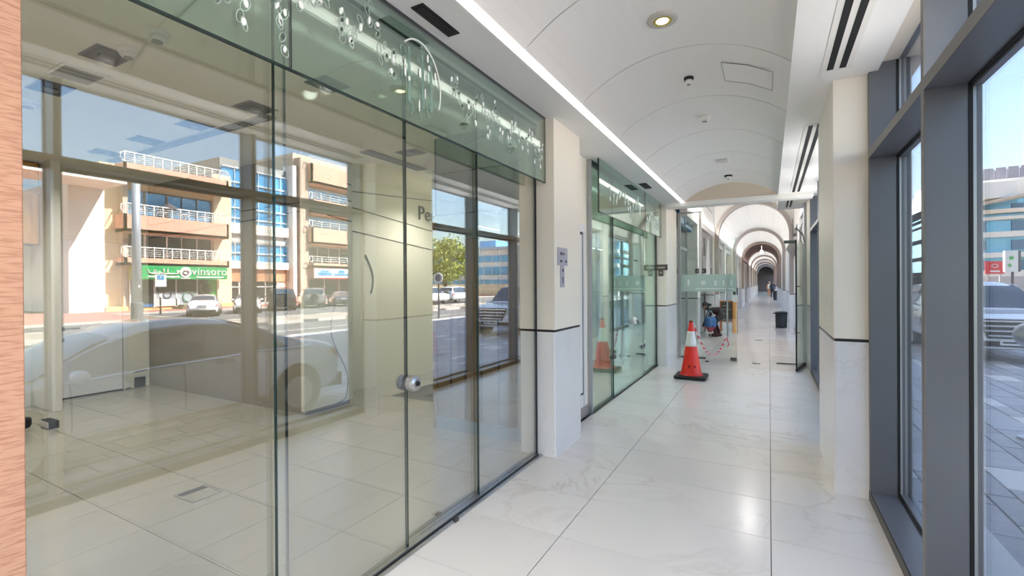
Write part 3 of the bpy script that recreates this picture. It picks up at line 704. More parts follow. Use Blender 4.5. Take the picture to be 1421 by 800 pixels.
# ================================================================== CEILING FITTINGS OF THE ARCADE
def tilt_mesh(mb, x, y_):
    """lathe fittings built about the vertical are turned to lie square on the vault at x"""
    a = math.asin((x-VC)/VR); z = vz(x); out = MB(); out.f = mb.f; out.mi = mb.mi
    Rm = Matrix.Rotation(a, 3, 'Y')
    out.v = [tuple(Rm @ Vector(p) + Vector((x, y_, z))) for p in mb.v]
    return out
dl = thing('downlight', 'round white ring downlight glowing warm in the vaulted ceiling', 'downlight', (-.64, 3.35, vz(-.64)))
part('ring', tilt_mesh(MB().lathe([(.052, -.012), (.060, -.020), (.098, -.016), (.105, 0), (.105, .004)], n=32, caps=False), -.64, 3.35), mat('lamp ring', (188, 184, 176), .4), dl, smooth=True)
part('reflector', tilt_mesh(MB().lathe([(.064, -.020), (.054, -.024), (.040, -.016), (.038, -.006)], n=28, caps=False), -.64, 3.35), mat('gilt reflector', (170, 156, 70), .4, metal=.2), dl)
part('lamp', tilt_mesh(MB().lathe([(0, -.020), (.042, -.019), (.046, -.008)], n=24), -.64, 3.35), emission('lamp disc', (255, 247, 214), 2.2), dl)
def vault_dev(name, x, y_, r, label, dark):
    t = thing(name, label, 'smoke detector', (x, y_, vz(x)))
    part('base', tilt_mesh(MB().lathe([(0, 0), (r, 0), (r, -.018), (r*.9, -.026), (0, -.026)], n=20), x, y_), black if dark else plastic_white, t)
    part('head', tilt_mesh(MB().lathe([(r*.75, -.026), (r*.78, -.045), (r*.5, -.06), (0, -.062)], n=20), x, y_), plastic_white, t)
    part('sensor_ring', tilt_mesh(MB().lathe([(r*.42, -.058), (r*.4, -.066), (0, -.066)], n=14), x, y_), mat('detector grey', (150, 150, 148), .5), t)
vault_dev('smoke_detector', -.62, 4.42, .042, 'tiny dark based detector beside the vault access panel', True)
vault_dev('smoke_detector', -.61, 5.52, .062, 'white smoke detector on the third vault panel', False)
vault_dev('smoke_detector', -.60, 8.75, .062, 'dark based detector nearest the beige lunette', True)
x, y_ = -.61, 7.62; z = vz(x)
t = thing('ceiling_vent', 'small square grey vent in the crown of the vault', 'vent', (x, y_, z))
part('frame', B(x-.1, x+.1, y_-.12, y_+.12, z-.012, z+.004), plastic_white, t)
part('grille', B(x-.075, x+.075, y_-.095, y_+.095, z-.016, z-.012), mat('grille grey', (138, 136, 128), .6), t)
for k in range(5): part('slat', B(x-.075, x+.075, y_-.085+.04*k, y_-.07+.04*k, z-.022, z-.015), plastic_white, t)
def soffit_vent(x0, x1, y0, y1, label):
    t = thing('soffit_vent', label, 'vent', ((x0+x1)/2, (y0+y1)/2, 3.17))
    part('frame', B(x0, x1, y0, y1, 3.163, 3.17), black, t)
    part('grille', B(x0+.012, x1-.012, y0+.012, y1-.012, 3.16, 3.165), vent_black, t)
    for k in range(3):
        xx = x0+(x1-x0)*(k+1)/4; part('bar', B(xx-.003, xx+.003, y0+.012, y1-.012, 3.157, 3.162), mat('vent bar', (34, 30, 30), .5), t)
soffit_vent(-1.745, -1.66, 2.03, 2.38, 'long black vent in the left soffit near the round medallion')
soffit_vent(-1.77, -1.655, 7.32, 7.75, 'short black vent in the left soffit above the second shopfront')
slot_diffuser(.335, .52, -2.2, 4.12, 3.169, 'twin slot air diffuser in the right soffit before the large pillar', m=.035)
slot_diffuser(.31, .49, 5.40, 9.30, 3.169, 'twin slot air diffuser in the right soffit behind the large pillar', m=.035)
slot_diffuser(.27, .42, 9.95, 11.1, 3.169, 'short twin slot diffuser above the glass partition door', m=.03)
slot_diffuser(-1.62, -1.605, 12.2, 16.4, 3.9, 'slot diffuser on the left bulkhead past the partition', nslot=1, m=.002)

# ================================================================== RIGHT WINDOW WALL (bays of deep anthracite frames)
def window_bay(name, y0, y1, posts, label, zt=3.24):
    """frames run X .65 to .86, glass at X .90; y0,y1 jambs, posts: Y of the camera-side faces"""
    t = thing(name, label, 'window', (.75, (y0+y1)/2, 0), kind='structure')
    part('sill', B(.65, .90, y0, y1, 0, .075), anthracite, t, bevel=.003)
    part('sill_lip', B(.644, .652, y0, y1, 0, .07), dark_trim, t)
    for yy_ in [y0] + list(posts) + [y1-.045]:
        part('post', B(.652, .805, yy_, yy_+.045, .075, zt), anthracite, t, bevel=.002)
        part('post_lip', B(.646, .653, yy_-.001, yy_+.046, .075, zt), anthracite_lip, t)
    part('jamb_return', B(.852, .885, y1-.045, y1, .075, zt), anthracite, t, bevel=.002)
    ys_ = [y0] + list(posts) + [y1-.045]
    for a, b in zip(ys_[:-1], ys_[1:]):
        part('transom', B(.652, .835, a+.045, b, 2.535, 2.59), anthracite, t, bevel=.002)
        part('transom_lip', B(.646, .653, a+.045, b, 2.533, 2.592), anthracite_lip, t)
        for z0, z1 in ((.075, 2.535), (2.59, zt)):
            a2, b2 = a+.045, b
            part('gasket', MB().box(.805, .82, a2-.045, a2+.003, z0, z1).box(.805, .82, b2-.003, b2+.045, z0, z1).box(.805, .82, a2, b2, z0, z0+.01).box(.805, .82, a2, b2, z1-.01, z1), black, t)
            part('glazing_bead', MB().box(.82, .832, a2-.04, a2+.002, z0, z1).box(.82, .832, b2-.002, b2+.04, z0, z1), alu_pale, t)
            part('sash', MB().box(.832, .852, a2-.043, a2+.004, z0, z1).box(.832, .852, b2-.004, b2+.043, z0, z1).box(.82, .852, a2, b2, z0, z0+.022).box(.82, .852, a2, b2, z1-.022, z1), anthracite, t, bevel=.002)
            part('glazing', B(.840, .846, a2+.003, b2-.003, z0+.02, z1-.02), g_window, t)
    return t
window_bay('window_3', -2.3, 4.33, [-1.57+.006, -.09, 1.40, 2.90], 'deep anthracite window bays filling the right side before the large pillar')
window_bay('window_4', 5.52, 10.0, [6.98, 8.46], 'anthracite window bays hidden behind the large right pillar')

# ================================================================== GLASS PARTITION ACROSS THE ARCADE (Y = 10.8)
gp = thing('window_5', 'frosted banded glass partition with an open door across the arcade', 'partition', (-.6, 10.8, 0), kind='structure')
YP = 10.8
def sheet_x(y_, x0, x1, z0, z1, t=.012): return MB().box(x0, x1, y_-t/2, y_+t/2, z0, z1)
part('left_channel', B(-1.76, -1.70, YP-.03, YP+.03, 0, 3.16), alu_pale, gp)
part('head_channel', B(-1.76, -1.27, YP-.03, YP+.03, 3.14, 3.17), alu_pale, gp)
part('fixed_pane', sheet_x(YP, -1.70, -1.36, .02, 3.12), g_part, gp)
part('mid_channel', B(-1.325, -1.272, YP-.02, YP+.02, 1.80, 3.16), plastic_white, gp)
part('floor_channel', B(-1.76, -1.2, YP-.025, YP+.025, 0, .03), dark_steel, gp)
dr = part('door_leaf', sheet_x(YP, -1.35, -.60, .02, 2.56), g_part, gp)
part('leaf_edge', MB().box(-.612, -.598, YP-.007, YP+.007, .02, 2.56), mat('pale glass edge', (214, 232, 226), .2), dr)
part('frosted_band', B(-1.70, -.605, YP-.010, YP-.007, 1.445, 1.81), frost, dr, label='frosted film band with small logo marks')
part('band_line', MB().box(-1.40, -.64, YP-.0125, YP-.010, 1.495, 1.517), white_film, dr)
part('logo_mark', MB().box(-1.28, -1.20, YP-.0125, YP-.010, 1.59, 1.68).box(-1.02, -.98, YP-.0125, YP-.010, 1.57, 1.68).box(-.86, -.83, YP-.0125, YP-.010, 1.57, 1.68).box(-1.56, -1.52, YP-.0125, YP-.010, 1.57, 1.70).box(-.71, -.68, YP-.0125, YP-.010, 1.57, 1.68), white_film, dr)
part('patch_fitting', B(-.72, -.60, YP-.025, YP+.025, .0, .065), dark_steel, dr)
part('pull_handle', MB().cyl((-.77, YP-.05, .50), (-.77, YP-.05, 1.76), .016, n=12).cyl((-.78, YP-.05, .6), (-.78, YP, .6), .01, n=8).cyl((-.78, YP-.05, 1.5), (-.78, YP, 1.5), .01, n=8), steel, dr, label='long vertical steel pull handle')
# open right leaf, hinged at the right pillar
hx, hy = .625, 10.86; ex, ey = .425, 9.90
ol = part('open_leaf', MB().bar((hx, hy, 1.20), (ex, ey, 1.20), .012, 2.36), g_part, gp)
part('leaf_edge', MB().bar((ex, ey, .03), (ex, ey, 2.40), .024, .024), black, ol)
part('bottom_rail', MB().bar((hx, hy, .035), (ex, ey, .035), .03, .05), black, ol)
part('pull_handle', MB().cyl((.44, 10.06, .55), (.44, 10.06, 1.75), .012, n=10).cyl((.44, 10.06, .7), (.50, 10.06, .7), .008, n=8).cyl((.44, 10.06, 1.55), (.50, 10.06, 1.55), .008, n=8), dark_steel, ol)
part('closer_arm', MB().bar((.43, 9.95, 2.36), (.25, 10.05, 2.375), .04, .055).tube([(.50, 10.2, 2.56), (.44, 10.05, 2.62), (.56, 10.4, 2.52), (.60, 10.7, 2.40)], .012, 6), dark_steel, ol, label='grey door closer with curved arm')
part('right_jamb', B(.60, .66, YP-.05, YP+.35, 0, 3.17), alu_pale, gp)
part('side_light', MB().bar((.66, 11.25, 1.5), (.70, 14.4, 1.5), .02, 3.0), g_dark, gp)
for nm, a, b in (('floor_plate', (-.30, 10.55), (-.16, 10.58)), ('floor_plate', (-.35, 14.9), (-.18, 14.95))):
    solo(nm, B(a[0], b[0], a[1], b[1]+.06, 0, .006), dark_steel, 'small dark floor spring plate just before the partition' if a[1] < 11 else 'small dark floor plate beyond the partition', 'plate')
solo('door_track', MB().bar((.12, 10.78, .008), (.60, 10.84, .008), .02, .016), black, 'short dark track on the floor at the open glass door', 'track')
solo('door_stop', MB().cyl((-1.13, 10.4, 0), (-1.13, 10.4, .02), .03, n=12), black, 'tiny black door stop on the floor right of the cone', 'door stop')

# ================================================================== TRAFFIC CONE WITH CHAIN
cone = thing('traffic_cone', 'red traffic cone with white reflective collar on a black base', 'cone', (-1.18, 8.52, 0))
bm_ = MB(); n_ = 8
sq = []
for (cx_, cy_) in ((.205, .205), (-.205, .205), (-.205, -.205), (.205, -.205)):
    for k in range(5):
        a0 = {(1, 1): 0, (-1, 1): 90, (-1, -1): 180, (1, -1): 270}[(1 if cx_ > 0 else -1, 1 if cy_ > 0 else -1)]
        a = R(a0+90*k/4); sq.append((-1.18+cx_+.05*math.cos(a), 8.52+cy_+.05*math.sin(a), .008))
part('base', MB().prism(sq, (0, 0, .05)), rubber, cone, bevel=.012)
red = mat('cone red', (238, 42, 26), .38, noise=(5, .10)); refl = mat('reflective collar', (226, 226, 222), .3)
cr = lambda z: .055 + (.172-.055)*max(0, (.80-z)/.74)**1.05 if z < .80 else .055-(z-.8)*.17
def cone_prof(z0, z1, k=8, d=0): return [(cr(z0+(z1-z0)*i/k)+d, z0+(z1-z0)*i/k) for i in range(k+1)]
part('body', MB().lathe([(.195, .056), (.185, .07)] + cone_prof(.085, .955, 24) + [(0, .96)], (-1.18, 8.52, 0), 32), red, cone, smooth=True)
part('collar', MB().lathe(cone_prof(.545, .80, 8, .003), (-1.18, 8.52, 0), 32), refl, cone, smooth=True, label='white reflective collar')
part('cap', MB().lathe([(.03, .948), (.033, .965), (.022, .985), (0, .99)], (-1.18, 8.52, 0), 16), mat('cone cap', (110, 34, 24), .5), cone)
part('scuff', MB().box(-1.20, -1.18, 8.355, 8.362, .2, .24).box(-1.11, -1.09, 8.375, 8.382, .2, .23), mat('scuff black', (60, 14, 10), .6), cone, kind='stuff')
ch = thing('barrier_chain', 'red and white plastic chain sagging from the cone to the glass door handle', 'chain', (-1.0, 9.6, .4))
A_, B_ = Vector((-1.14, 8.55, .93)), Vector((-.79, 10.72, .52))
lo = .30
def cat_pt(t):
    p = A_.lerp(B_, t); p.z = (1-t)**2*A_.z + 2*t*(1-t)*(-.22) + t*t*B_.z
    return p
cw, crd = mat('chain white', (240, 236, 238), .4), mat('chain red', (226, 40, 60), .4)
NL = 54; pts_ = [cat_pt(i/NL) for i in range(NL+1)]
for i in range(NL):
    a, b = pts_[i], pts_[i+1]; c = (a+b)/2; d = (b-a); ln = d.length; d.normalize()
    s_ = Vector((0, 0, 1)).cross(d).normalized() if i % 2 else d.cross(Vector((0, 0, 1)).cross(d)).normalized()
    ring = []
    for k in range(8):
        t_ = 2*math.pi*k/8; ring.append(c + d*(ln*.72*math.cos(t_)) + s_*(.017*math.sin(t_)))
    part('link', MB().tube(ring, .0065, 4, closed=True), crd if (i//2) % 2 else cw, ch)
part('hook', MB().tube([(-.79, 10.72, .52), (-.76, 10.70, .40), (-.74, 10.70, .34), (-.77, 10.72, .30)], .008, 5), crd, ch)

# ================================================================== BEYOND THE PARTITION
brown_stone = mat('brown arch stone', (156, 136, 126), .5, noise=(3, .08)); pale_stone = mat('grey arch stone', (168, 158, 152), .5, noise=(3, .06))
def arch(y_, m, label):
    t = thing('arch', label, 'arch', (CX, y_, 0), kind='structure')
    N = 28; dpt = .28; outer, inner = 1.15, 1.03; zs = 3.2
    ringm = MB()
    for i in range(N):
        a, b = math.pi*i/N, math.pi*(i+1)/N
        def q(r, a_, yy_): return (CX+r*math.cos(a_), yy_, zs+r*math.sin(a_))
        ringm.add([q(inner, a, y_), q(outer, a, y_), q(outer, b, y_), q(inner, b, y_), q(inner, a, y_+dpt), q(outer, a, y_+dpt), q(outer, b, y_+dpt), q(inner, b, y_+dpt)],
                  [(0, 1, 2, 3), (7, 6, 5, 4), (0, 3, 7, 4), (1, 5, 6, 2)])
    part('ring', ringm, m, t)
    for s_ in (-1, 1):
        xa, xb = CX+s_*inner, CX+s_*outer
        part('shaft', B(xa, xb, y_, y_+dpt, 1.25, zs), m, t)
        part('shaft_base', B(xa-.01*s_, xb, y_-.01, y_+dpt, 0, 1.24), marble, t)
        part('shaft_joint', B(xa, xb, y_, y_+dpt, 1.235, 1.255), dark_trim, t)
    sp = MB(); N = 20
    for i in range(N):
        a, b = math.pi*i/N, math.pi*(i+1)/N
        for yy_, fl in ((y_+.03, 1), (y_+.2, 0)):
            sp.add([(CX+outer*math.cos(a), yy_, zs+outer*math.sin(a)), (CX+outer*math.cos(b), yy_, zs+outer*math.sin(b)), (CX+outer*1.75*math.cos(b), yy_, zs+outer*1.25*math.sin(b)), (CX+outer*1.75*math.cos(a), yy_, zs+outer*1.25*math.sin(a))], [(0, 1, 2, 3)])
    part('spandrel', sp, white_paint, t)
    return t
names = ['nearest grey stone arch spanning the arcade beyond the partition', 'second stone arch spanning the arcade', 'third arch, before the brown vaulted bay', 'fourth arch, just after the brown vaulted bay', 'fifth arch down the arcade', 'sixth arch down the arcade', 'seventh arch down the arcade', 'eighth arch down the arcade']
for k, yk in enumerate(ys[:-1]):
    arch(yk, pale_stone if k < 2 else brown_stone, names[k])
for k in range(5):
    solo('vault_rib', MB().tube([(CX+1.13*math.cos(math.pi*i/16), 36.8+k*1.5, 3.2+1.13*math.sin(math.pi*i/16)) for i in range(17)], .06, 6), mat('dark rib', (92, 74, 70), .6), ['first dark rib', 'second dark rib', 'third dark rib', 'fourth dark rib', 'fifth dark rib'][k] + ' under the brown vaulted bay', 'rib', kind='structure')
solo('pendant_lamp', MB().cyl((CX, 38, 4.28), (CX, 38, 3.98), .01, n=6).lathe([(0, 3.98), (.09, 3.95), (.1, 3.72), (0, 3.70)], (CX, 38, 0), 12), emission('pendant glow', (255, 250, 240), 3), 'white pendant lamp under the brown vaulted bay', 'lamp')
# left shopfronts and piers beyond
def far_pier(x0, x1, y0, y1, label, m=None):
    t = thing('pier', label, 'pillar', ((x0+x1)/2, (y0+y1)/2, 0), kind='structure', group='cream piers beyond the glass partition')
    part('shaft', B(x0, x1, y0, y1, 1.24, 4.5), m or cream_plaster, t)
    part('joint', B(x0+.005, x1-.005, y0+.005, y1-.005, 1.215, 1.24), dark_trim, t)
    part('wainscot', B(x0, x1, y0, y1, 0, 1.215), marble, t, bevel=.004)
yk = 10.62
wall('wall_arcade_left', MB().box(-3.4, -3.2, 10.7, 124, 0, 4.6), mat('far shop interior', (206, 208, 204), .5), 'pale inner wall behind the distant left shopfronts')
lpos = [(13.0, 13.5), (16.9, 17.6), (21.5, 22.2), (26.0, 26.7), (30.6, 31.2), (34.9, 35.6), (39.4, 40.0), (43.5, 44.2), (52, 52.7), (60.5, 61.2), (69, 69.7), (78, 79)]
for k, (a, b) in enumerate(lpos):
    far_pier(-2.1, -1.63, a, b, f'cream pier on the left side of the far arcade', cream_plaster if k % 2 else white_paint)
rpos = [(14.4, 15.0), (19.3, 20.0), (23.6, 24.3), (28.2, 28.9), (32.6, 33.3), (36.8, 37.5), (41, 41.7), (46, 46.7), (54, 54.7), (62, 62.8), (70, 71), (79, 80)]
for k, (a, b) in enumerate(rpos):
    far_pier(.68, .98, a, b, f'cream pier on the window side of the far arcade', cream_plaster if k % 2 else white_paint)
shop_dark = mat('dark shopfront', (58, 60, 64), .2); frame_br = mat('shopfront frame', (120, 104, 98), .4)
prev = 10.75
for k, (a, b) in enumerate(lpos[:9]):
    t = thing('shopfront', ['glass shopfront right behind the partition', 'fashion shopfront with grey clothing poster', 'third shopfront down the arcade', 'fourth shopfront down the arcade', 'fifth shopfront down the arcade', 'sixth shopfront down the arcade', 'seventh shopfront down the arcade', 'eighth shopfront down the arcade', 'ninth shopfront down the arcade'][k], 'shopfront', (-1.9, (prev+a)/2, 0), kind='structure')
    part('fascia', B(-2.05, -1.72, prev, a, 3.0 if k else 3.6, 4.5), white_paint, t)
    part('pane', B(-1.906, -1.894, prev, a, .05, 3.0), g_part if k == 0 else g_dark, t)
    part('frame', MB().box(-1.93, -1.87, prev, prev+.06, 0, 3).box(-1.93, -1.87, a-.06, a, 0, 3).box(-1.93, -1.87, (prev+a)/2-.03, (prev+a)/2+.03, 0, 3).box(-1.93, -1.87, prev, a, 2.45, 2.52), alu_pale if k == 0 else frame_br, t)
    prev = b
solo('wall_arcade_end', B(-2.5, 1.2, 98, 98.2, 0, 4.6), mat('far end brown', (110, 98, 94), .7), 'dim brown wall at the far end of the arcade', 'wall', kind='structure')
# right side of the far arcade: glazing strips between piers
prev = 11.2
for k, (a, b) in enumerate(rpos[:8]):
    t = thing('window_'+str(6+k), ['tall street window just past the open glass door', 'second street window past the partition', 'third street window past the partition', 'fourth street window past the partition', 'fifth street window past the partition', 'sixth street window past the partition', 'seventh street window past the partition', 'eighth street window past the partition'][k], 'window', (.9, (prev+a)/2, 0), kind='structure')
    part('pane', B(.90, .91, prev, a, .08, 3.2), g_window, t)
    part('frame', MB().box(.80, .93, prev, a, 0, .08).box(.84, .93, (prev+a)/2-.03, (prev+a)/2+.03, .08, 3.2).box(.84, .93, prev, a, 2.53, 2.59), anthracite, t)
    prev = b
# blue sign, poster, wall sign behind the partition
sg = thing('shop_sign', 'tilted dark blue shop sign with pale blue letters behind the partition', 'sign', (-1.75, 13.0, 3.2))
blue_s, pale_s = mat('sign blue', (20, 82, 112), .4), mat('sign pale', (206, 232, 246), .4)
part('board', B(-1.86, -1.78, 11.15, 13.9, 2.96, 3.50), blue_s, sg, bevel=.01)
part('letters', MB().box(-1.78, -1.765, 11.3, 11.7, 3.02, 3.30).box(-1.78, -1.765, 11.85, 12.5, 3.34, 3.42).box(-1.78, -1.765, 11.9, 12.1, 3.1, 3.3).box(-1.78, -1.765, 12.6, 12.75, 3.05, 3.42).box(-1.78, -1.765, 12.9, 13.6, 3.2, 3.27).box(-1.78, -1.765, 12.0, 13.7, 3.0, 3.05), pale_s, sg)
wp = thing('poster', 'grey fashion poster of folded white clothing on the left past the partition', 'poster', (-1.60, 15.4, 1.4))
part('sheet', B(-1.635, -1.615, 13.9, 16.4, 1.35, 3.05), mat('poster grey', (150, 140, 138), .6, noise=(2.2, .3)), wp)
part('print', MB().prism([(-1.612, 14.5, 1.7), (-1.612, 15.9, 1.65), (-1.612, 15.6, 2.2), (-1.612, 15.5, 2.9), (-1.612, 15.1, 2.95), (-1.612, 14.7, 2.3)], (.006, 0, 0)), mat('poster white', (216, 208, 206), .6), wp)
part('print_dark', MB().box(-1.612, -1.606, 14.1, 14.5, 2.4, 2.9).box(-1.612, -1.606, 15.8, 16.2, 1.5, 2.1), mat('poster dark', (50, 46, 48), .6), wp, kind='stuff')
t_sign(-1.55, 12.95, 1.88, 'bronze T shaped sign behind the partition glass', face='y', m=mat('sign bronze', (98, 86, 80), .4, metal=.3), big=.8)
hs = thing('hanging_sign', 'grey diamond shaped plate hanging at the right of the first arch', 'sign', (.50, 13.2, 2.2))
part('plate', MB().prism([(.36, 13.2, 2.44), (.50, 13.2, 2.20), (.64, 13.2, 2.44), (.50, 13.2, 2.72)], (0, .02, 0)), mat('plate grey', (160, 154, 152), .4), hs)
part('bracket', MB().bar((.5, 13.21, 2.72), (.5, 13.21, 3.17), .012), dark_steel, hs)
# A-board
ab = thing('menu_board', 'black chalkboard in an orange wood frame behind the bending person', 'board', (-1.2, 17.0, 0))
part('board', B(-1.42, -1.07, 17.0, 17.03, .36, 1.0), mat('chalkboard', (28, 24, 24), .7, noise=(12, .5)), ab)
ow = mat('orange wood', (196, 112, 44), .5)
part('frame', MB().box(-1.45, -1.04, 16.985, 17.035, 1.0, 1.04).box(-1.45, -1.04, 16.985, 17.035, .32, .36).box(-1.45, -1.42, 16.985, 17.035, 0, 1.0).box(-1.07, -1.04, 16.985, 17.035, 0, 1.0), ow, ab)
for xx in (-1.43, -1.06): part('leg', MB().bar((xx, 17.04, 1.0), (xx, 17.5, 0), .04), ow, ab)
part('chalk_lines', MB().box(-1.38, -1.18, 16.995, 16.999, .86, .88).box(-1.38, -1.12, 16.995, 16.999, .74, .76).box(-1.36, -1.18, 16.995, 16.999, .60, .62), mat('chalk', (150, 150, 146), .8), ab)
st = thing('counter_stand', 'orange fronted stand with black screen beside the chalkboard', 'stand', (-.96, 16.8, 0))
part('body', B(-1.02, -.905, 16.7, 16.95, 0, 1.0), mat('orange panel', (232, 160, 64), .5), st)
part('screen', B(-1.03, -.89, 16.68, 16.72, 1.24, 1.47), black, st); part('sheet', B(-1.03, -.90, 16.69, 16.72, 1.02, 1.22), plastic_white, st)
part('post', B(-.905, -.885, 16.7, 16.75, 0, 1.5), alu_pale, st)
# bins
def bin_(x, y_, label, h=.78):
    t = thing('waste_bin', label, 'bin', (x, y_, 0))
    dk = mat('bin charcoal', (58, 60, 64), .5)
    part('body', MB().lathe([(0, 0), (.17, 0), (.18, .03), (.19, h*.86), (0, h*.86)], (x, y_, 0), 24), dk, t, smooth=False)
    part('lid', MB().lathe([(.215, h*.85), (.22, h*.9), (.17, h*.97), (0, h)], (x, y_, 0), 24), mat('bin lid', (34, 35, 38), .4), t)
    part('lid_lip', B(x-.26, x-.10, y_-.16, y_-.06, h*.84, h*.88), mat('bin lid', (34, 35, 38), .4), t)
    part('pedal', B(x-.05, x+.05, y_-.23, y_-.16, .02, .05), black, t)
bin_(.37, 19.5, 'charcoal waste bin standing against the window piers past the partition', .60)
bin_(.52, 50.0, 'distant dark waste bin by the far piers', .9)

# ================================================================== PEOPLE
def skin_mesh(name, verts, edges, radii, m, parent, root=0, sub=2, smooth=True):
    me = bpy.data.meshes.new(name); off = ORG.get(parent, (0, 0, 0))
    me.from_pydata([tuple(Vector(v)-Vector(off)) for v in verts], edges, [])
    o = bpy.data.objects.new(name, me); COL.objects.link(o)
    sk = o.modifiers.new('skin', 'SKIN'); sk.use_smooth_shade = True; sk.use_x_symmetry = False
    for i, r_ in enumerate(radii):
        d = me.skin_vertices[0].data[i]; d.radius = r_ if isinstance(r_, tuple) else (r_, r_); d.use_root = (i == root)
    o.modifiers.new('sub', 'SUBSURF').levels = sub; o.modifiers['sub'].render_levels = sub
    dg = bpy.context.evaluated_depsgraph_get(); me2 = bpy.data.meshes.new_from_object(o.evaluated_get(dg))
    bpy.data.objects.remove(o); me2.materials.clear(); me2.materials.append(m)
    for p in me2.polygons: p.use_smooth = True
    o = bpy.data.objects.new(name, me2); COL.objects.link(o); o.parent = parent; ORG[o] = off
    return o
skin_c = mat('skin', (196, 140, 112), .5); cloth_dk = mat('black cloth', (26, 26, 32), .8); cap_c = mat('black cap', (18, 18, 20), .7)
pp = thing('person', 'person in black bending over a blue bag behind the glass partition', 'person', (-1.25, 15.5, 0))
# side view, facing -X: pelvis at right, head low at left
P = {'pel': (-1.26, 15.5, .70), 'sp1': (-1.36, 15.5, .77), 'sp2': (-1.52, 15.5, .79), 'neck': (-1.64, 15.5, .83), 'hd1': (-1.68, 15.49, .88), 'hd2': (-1.73, 15.48, .90),
     'hl': (-1.28, 15.40, .66), 'kl': (-1.52, 15.38, .42), 'al': (-1.42, 15.38, .10), 'fl': (-1.56, 15.38, .045),
     'hr': (-1.28, 15.60, .66), 'kr': (-1.48, 15.62, .40), 'ar': (-1.34, 15.62, .10), 'fr': (-1.48, 15.62, .045),
     'sl': (-1.56, 15.32, .80), 'el': (-1.66, 15.27, .57), 'wl': (-1.76, 15.30, .36), 'ml': (-1.78, 15.31, .29),
     'sr': (-1.56, 15.68, .80), 'er': (-1.64, 15.73, .57), 'wr': (-1.73, 15.70, .38), 'mr': (-1.75, 15.69, .31)}
keys = list(P); idx = {k: i for i, k in enumerate(keys)}
ed = [('pel', 'sp1'), ('sp1', 'sp2'), ('sp2', 'neck'), ('neck', 'hd1'), ('hd1', 'hd2'), ('pel', 'hl'), ('hl', 'kl'), ('kl', 'al'), ('al', 'fl'), ('pel', 'hr'), ('hr', 'kr'), ('kr', 'ar'), ('ar', 'fr'),
      ('sp2', 'sl'), ('sl', 'el'), ('el', 'wl'), ('wl', 'ml'), ('sp2', 'sr'), ('sr', 'er'), ('er', 'wr'), ('wr', 'mr')]
rad = {'pel': .15, 'sp1': .145, 'sp2': .15, 'neck': .06, 'hd1': .09, 'hd2': .085, 'hl': .11, 'kl': .075, 'al': .05, 'fl': .04, 'hr': .11, 'kr': .075, 'ar': .05, 'fr': .04,
       'sl': .075, 'el': .05, 'wl': .035, 'ml': .035, 'sr': .075, 'er': .05, 'wr': .035, 'mr': .035}
skin_mesh('body', list(P.values()), [(idx[a], idx[b]) for a, b in ed], [rad[k] for k in keys], cloth_dk, pp)
part('head', MB().lathe([(0, -.105), (.045, -.095), (.07, -.055), (.082, 0), (.078, .055), (.045, .095), (0, .105)], (-1.735, 15.48, .92), 18), skin_c, pp, smooth=True)
part('nose', MB().lathe([(.0, -.02), (.016, -.01), (.014, .01), (0, .03)], (-1.83, 15.47, .90), 8), skin_c, pp, smooth=True)
part('cap', MB().lathe([(.09, .0), (.092, .03), (.08, .075), (.045, .105), (0, .115)], (-1.725, 15.48, .935), 18).lathe([(0, -.05), (.05, -.03), (.06, .0), (.05, .03), (0, .05)], (-1.60, 15.48, .96), 12), cap_c, pp, smooth=True)
for s_, yy_ in ((0, 15.31), (1, 15.69)):
    mb = MB()
    xh, zh = (-1.785, .30) if s_ == 0 else (-1.755, .32)
    for k in range(5): mb.tube([(xh, yy_+(k-2)*.017, zh), (xh-.012-.003*k, yy_+(k-2)*.019, zh-.045), (xh-.004, yy_+(k-2)*.019, zh-.08+.008*abs(k-2))], [.011, .010, .007], 6)
    part('hand', mb, skin_c, pp, smooth=True)
    part('shoe', MB().obox((-1.49 if s_ == 0 else -1.41, 15.38 if s_ == 0 else 15.62, .045), (.27, .10, .09), (1, 0, 0)), mat('dark shoe', (40, 38, 40), .6), pp, bevel=.03)
bgb = thing('carrier_bag', 'blue carrier bag with a red base held by the bending person', 'bag', (-1.54, 15.02, 0))
BX, BY = -1.54, 15.02
part('bag', MB().lathe([(0, .33), (.15, .33), (.165, .38), (.16, .56), (.13, .62)], (BX, BY, 0), 14), mat('blue bag', (44, 112, 190), .5, noise=(14, .5)), bgb)
part('base', MB().lathe([(0, .17), (.05, .17), (.11, .27), (.14, .33), (0, .335)], (BX, BY, 0), 14), mat('red bag', (170, 40, 58), .6), bgb)
part('strap', MB().tube([(BX-.08, BY, .62), (BX-.06, BY+.06, .72), (BX-.03, BY+.12, .80)], .010, 6).tube([(BX+.08, BY, .62), (BX+.05, BY+.06, .74), (BX+.0, BY+.12, .80)], .010, 6), mat('bag strap', (150, 160, 170), .6), bgb)
part('loose_end', MB().tube([(BX+.02, BY-.1, .17), (BX+.02, BY-.08, .06), (BX+.03, BY-.05, 0)], .008, 5), mat('bag strap', (150, 160, 170), .6), bgb)
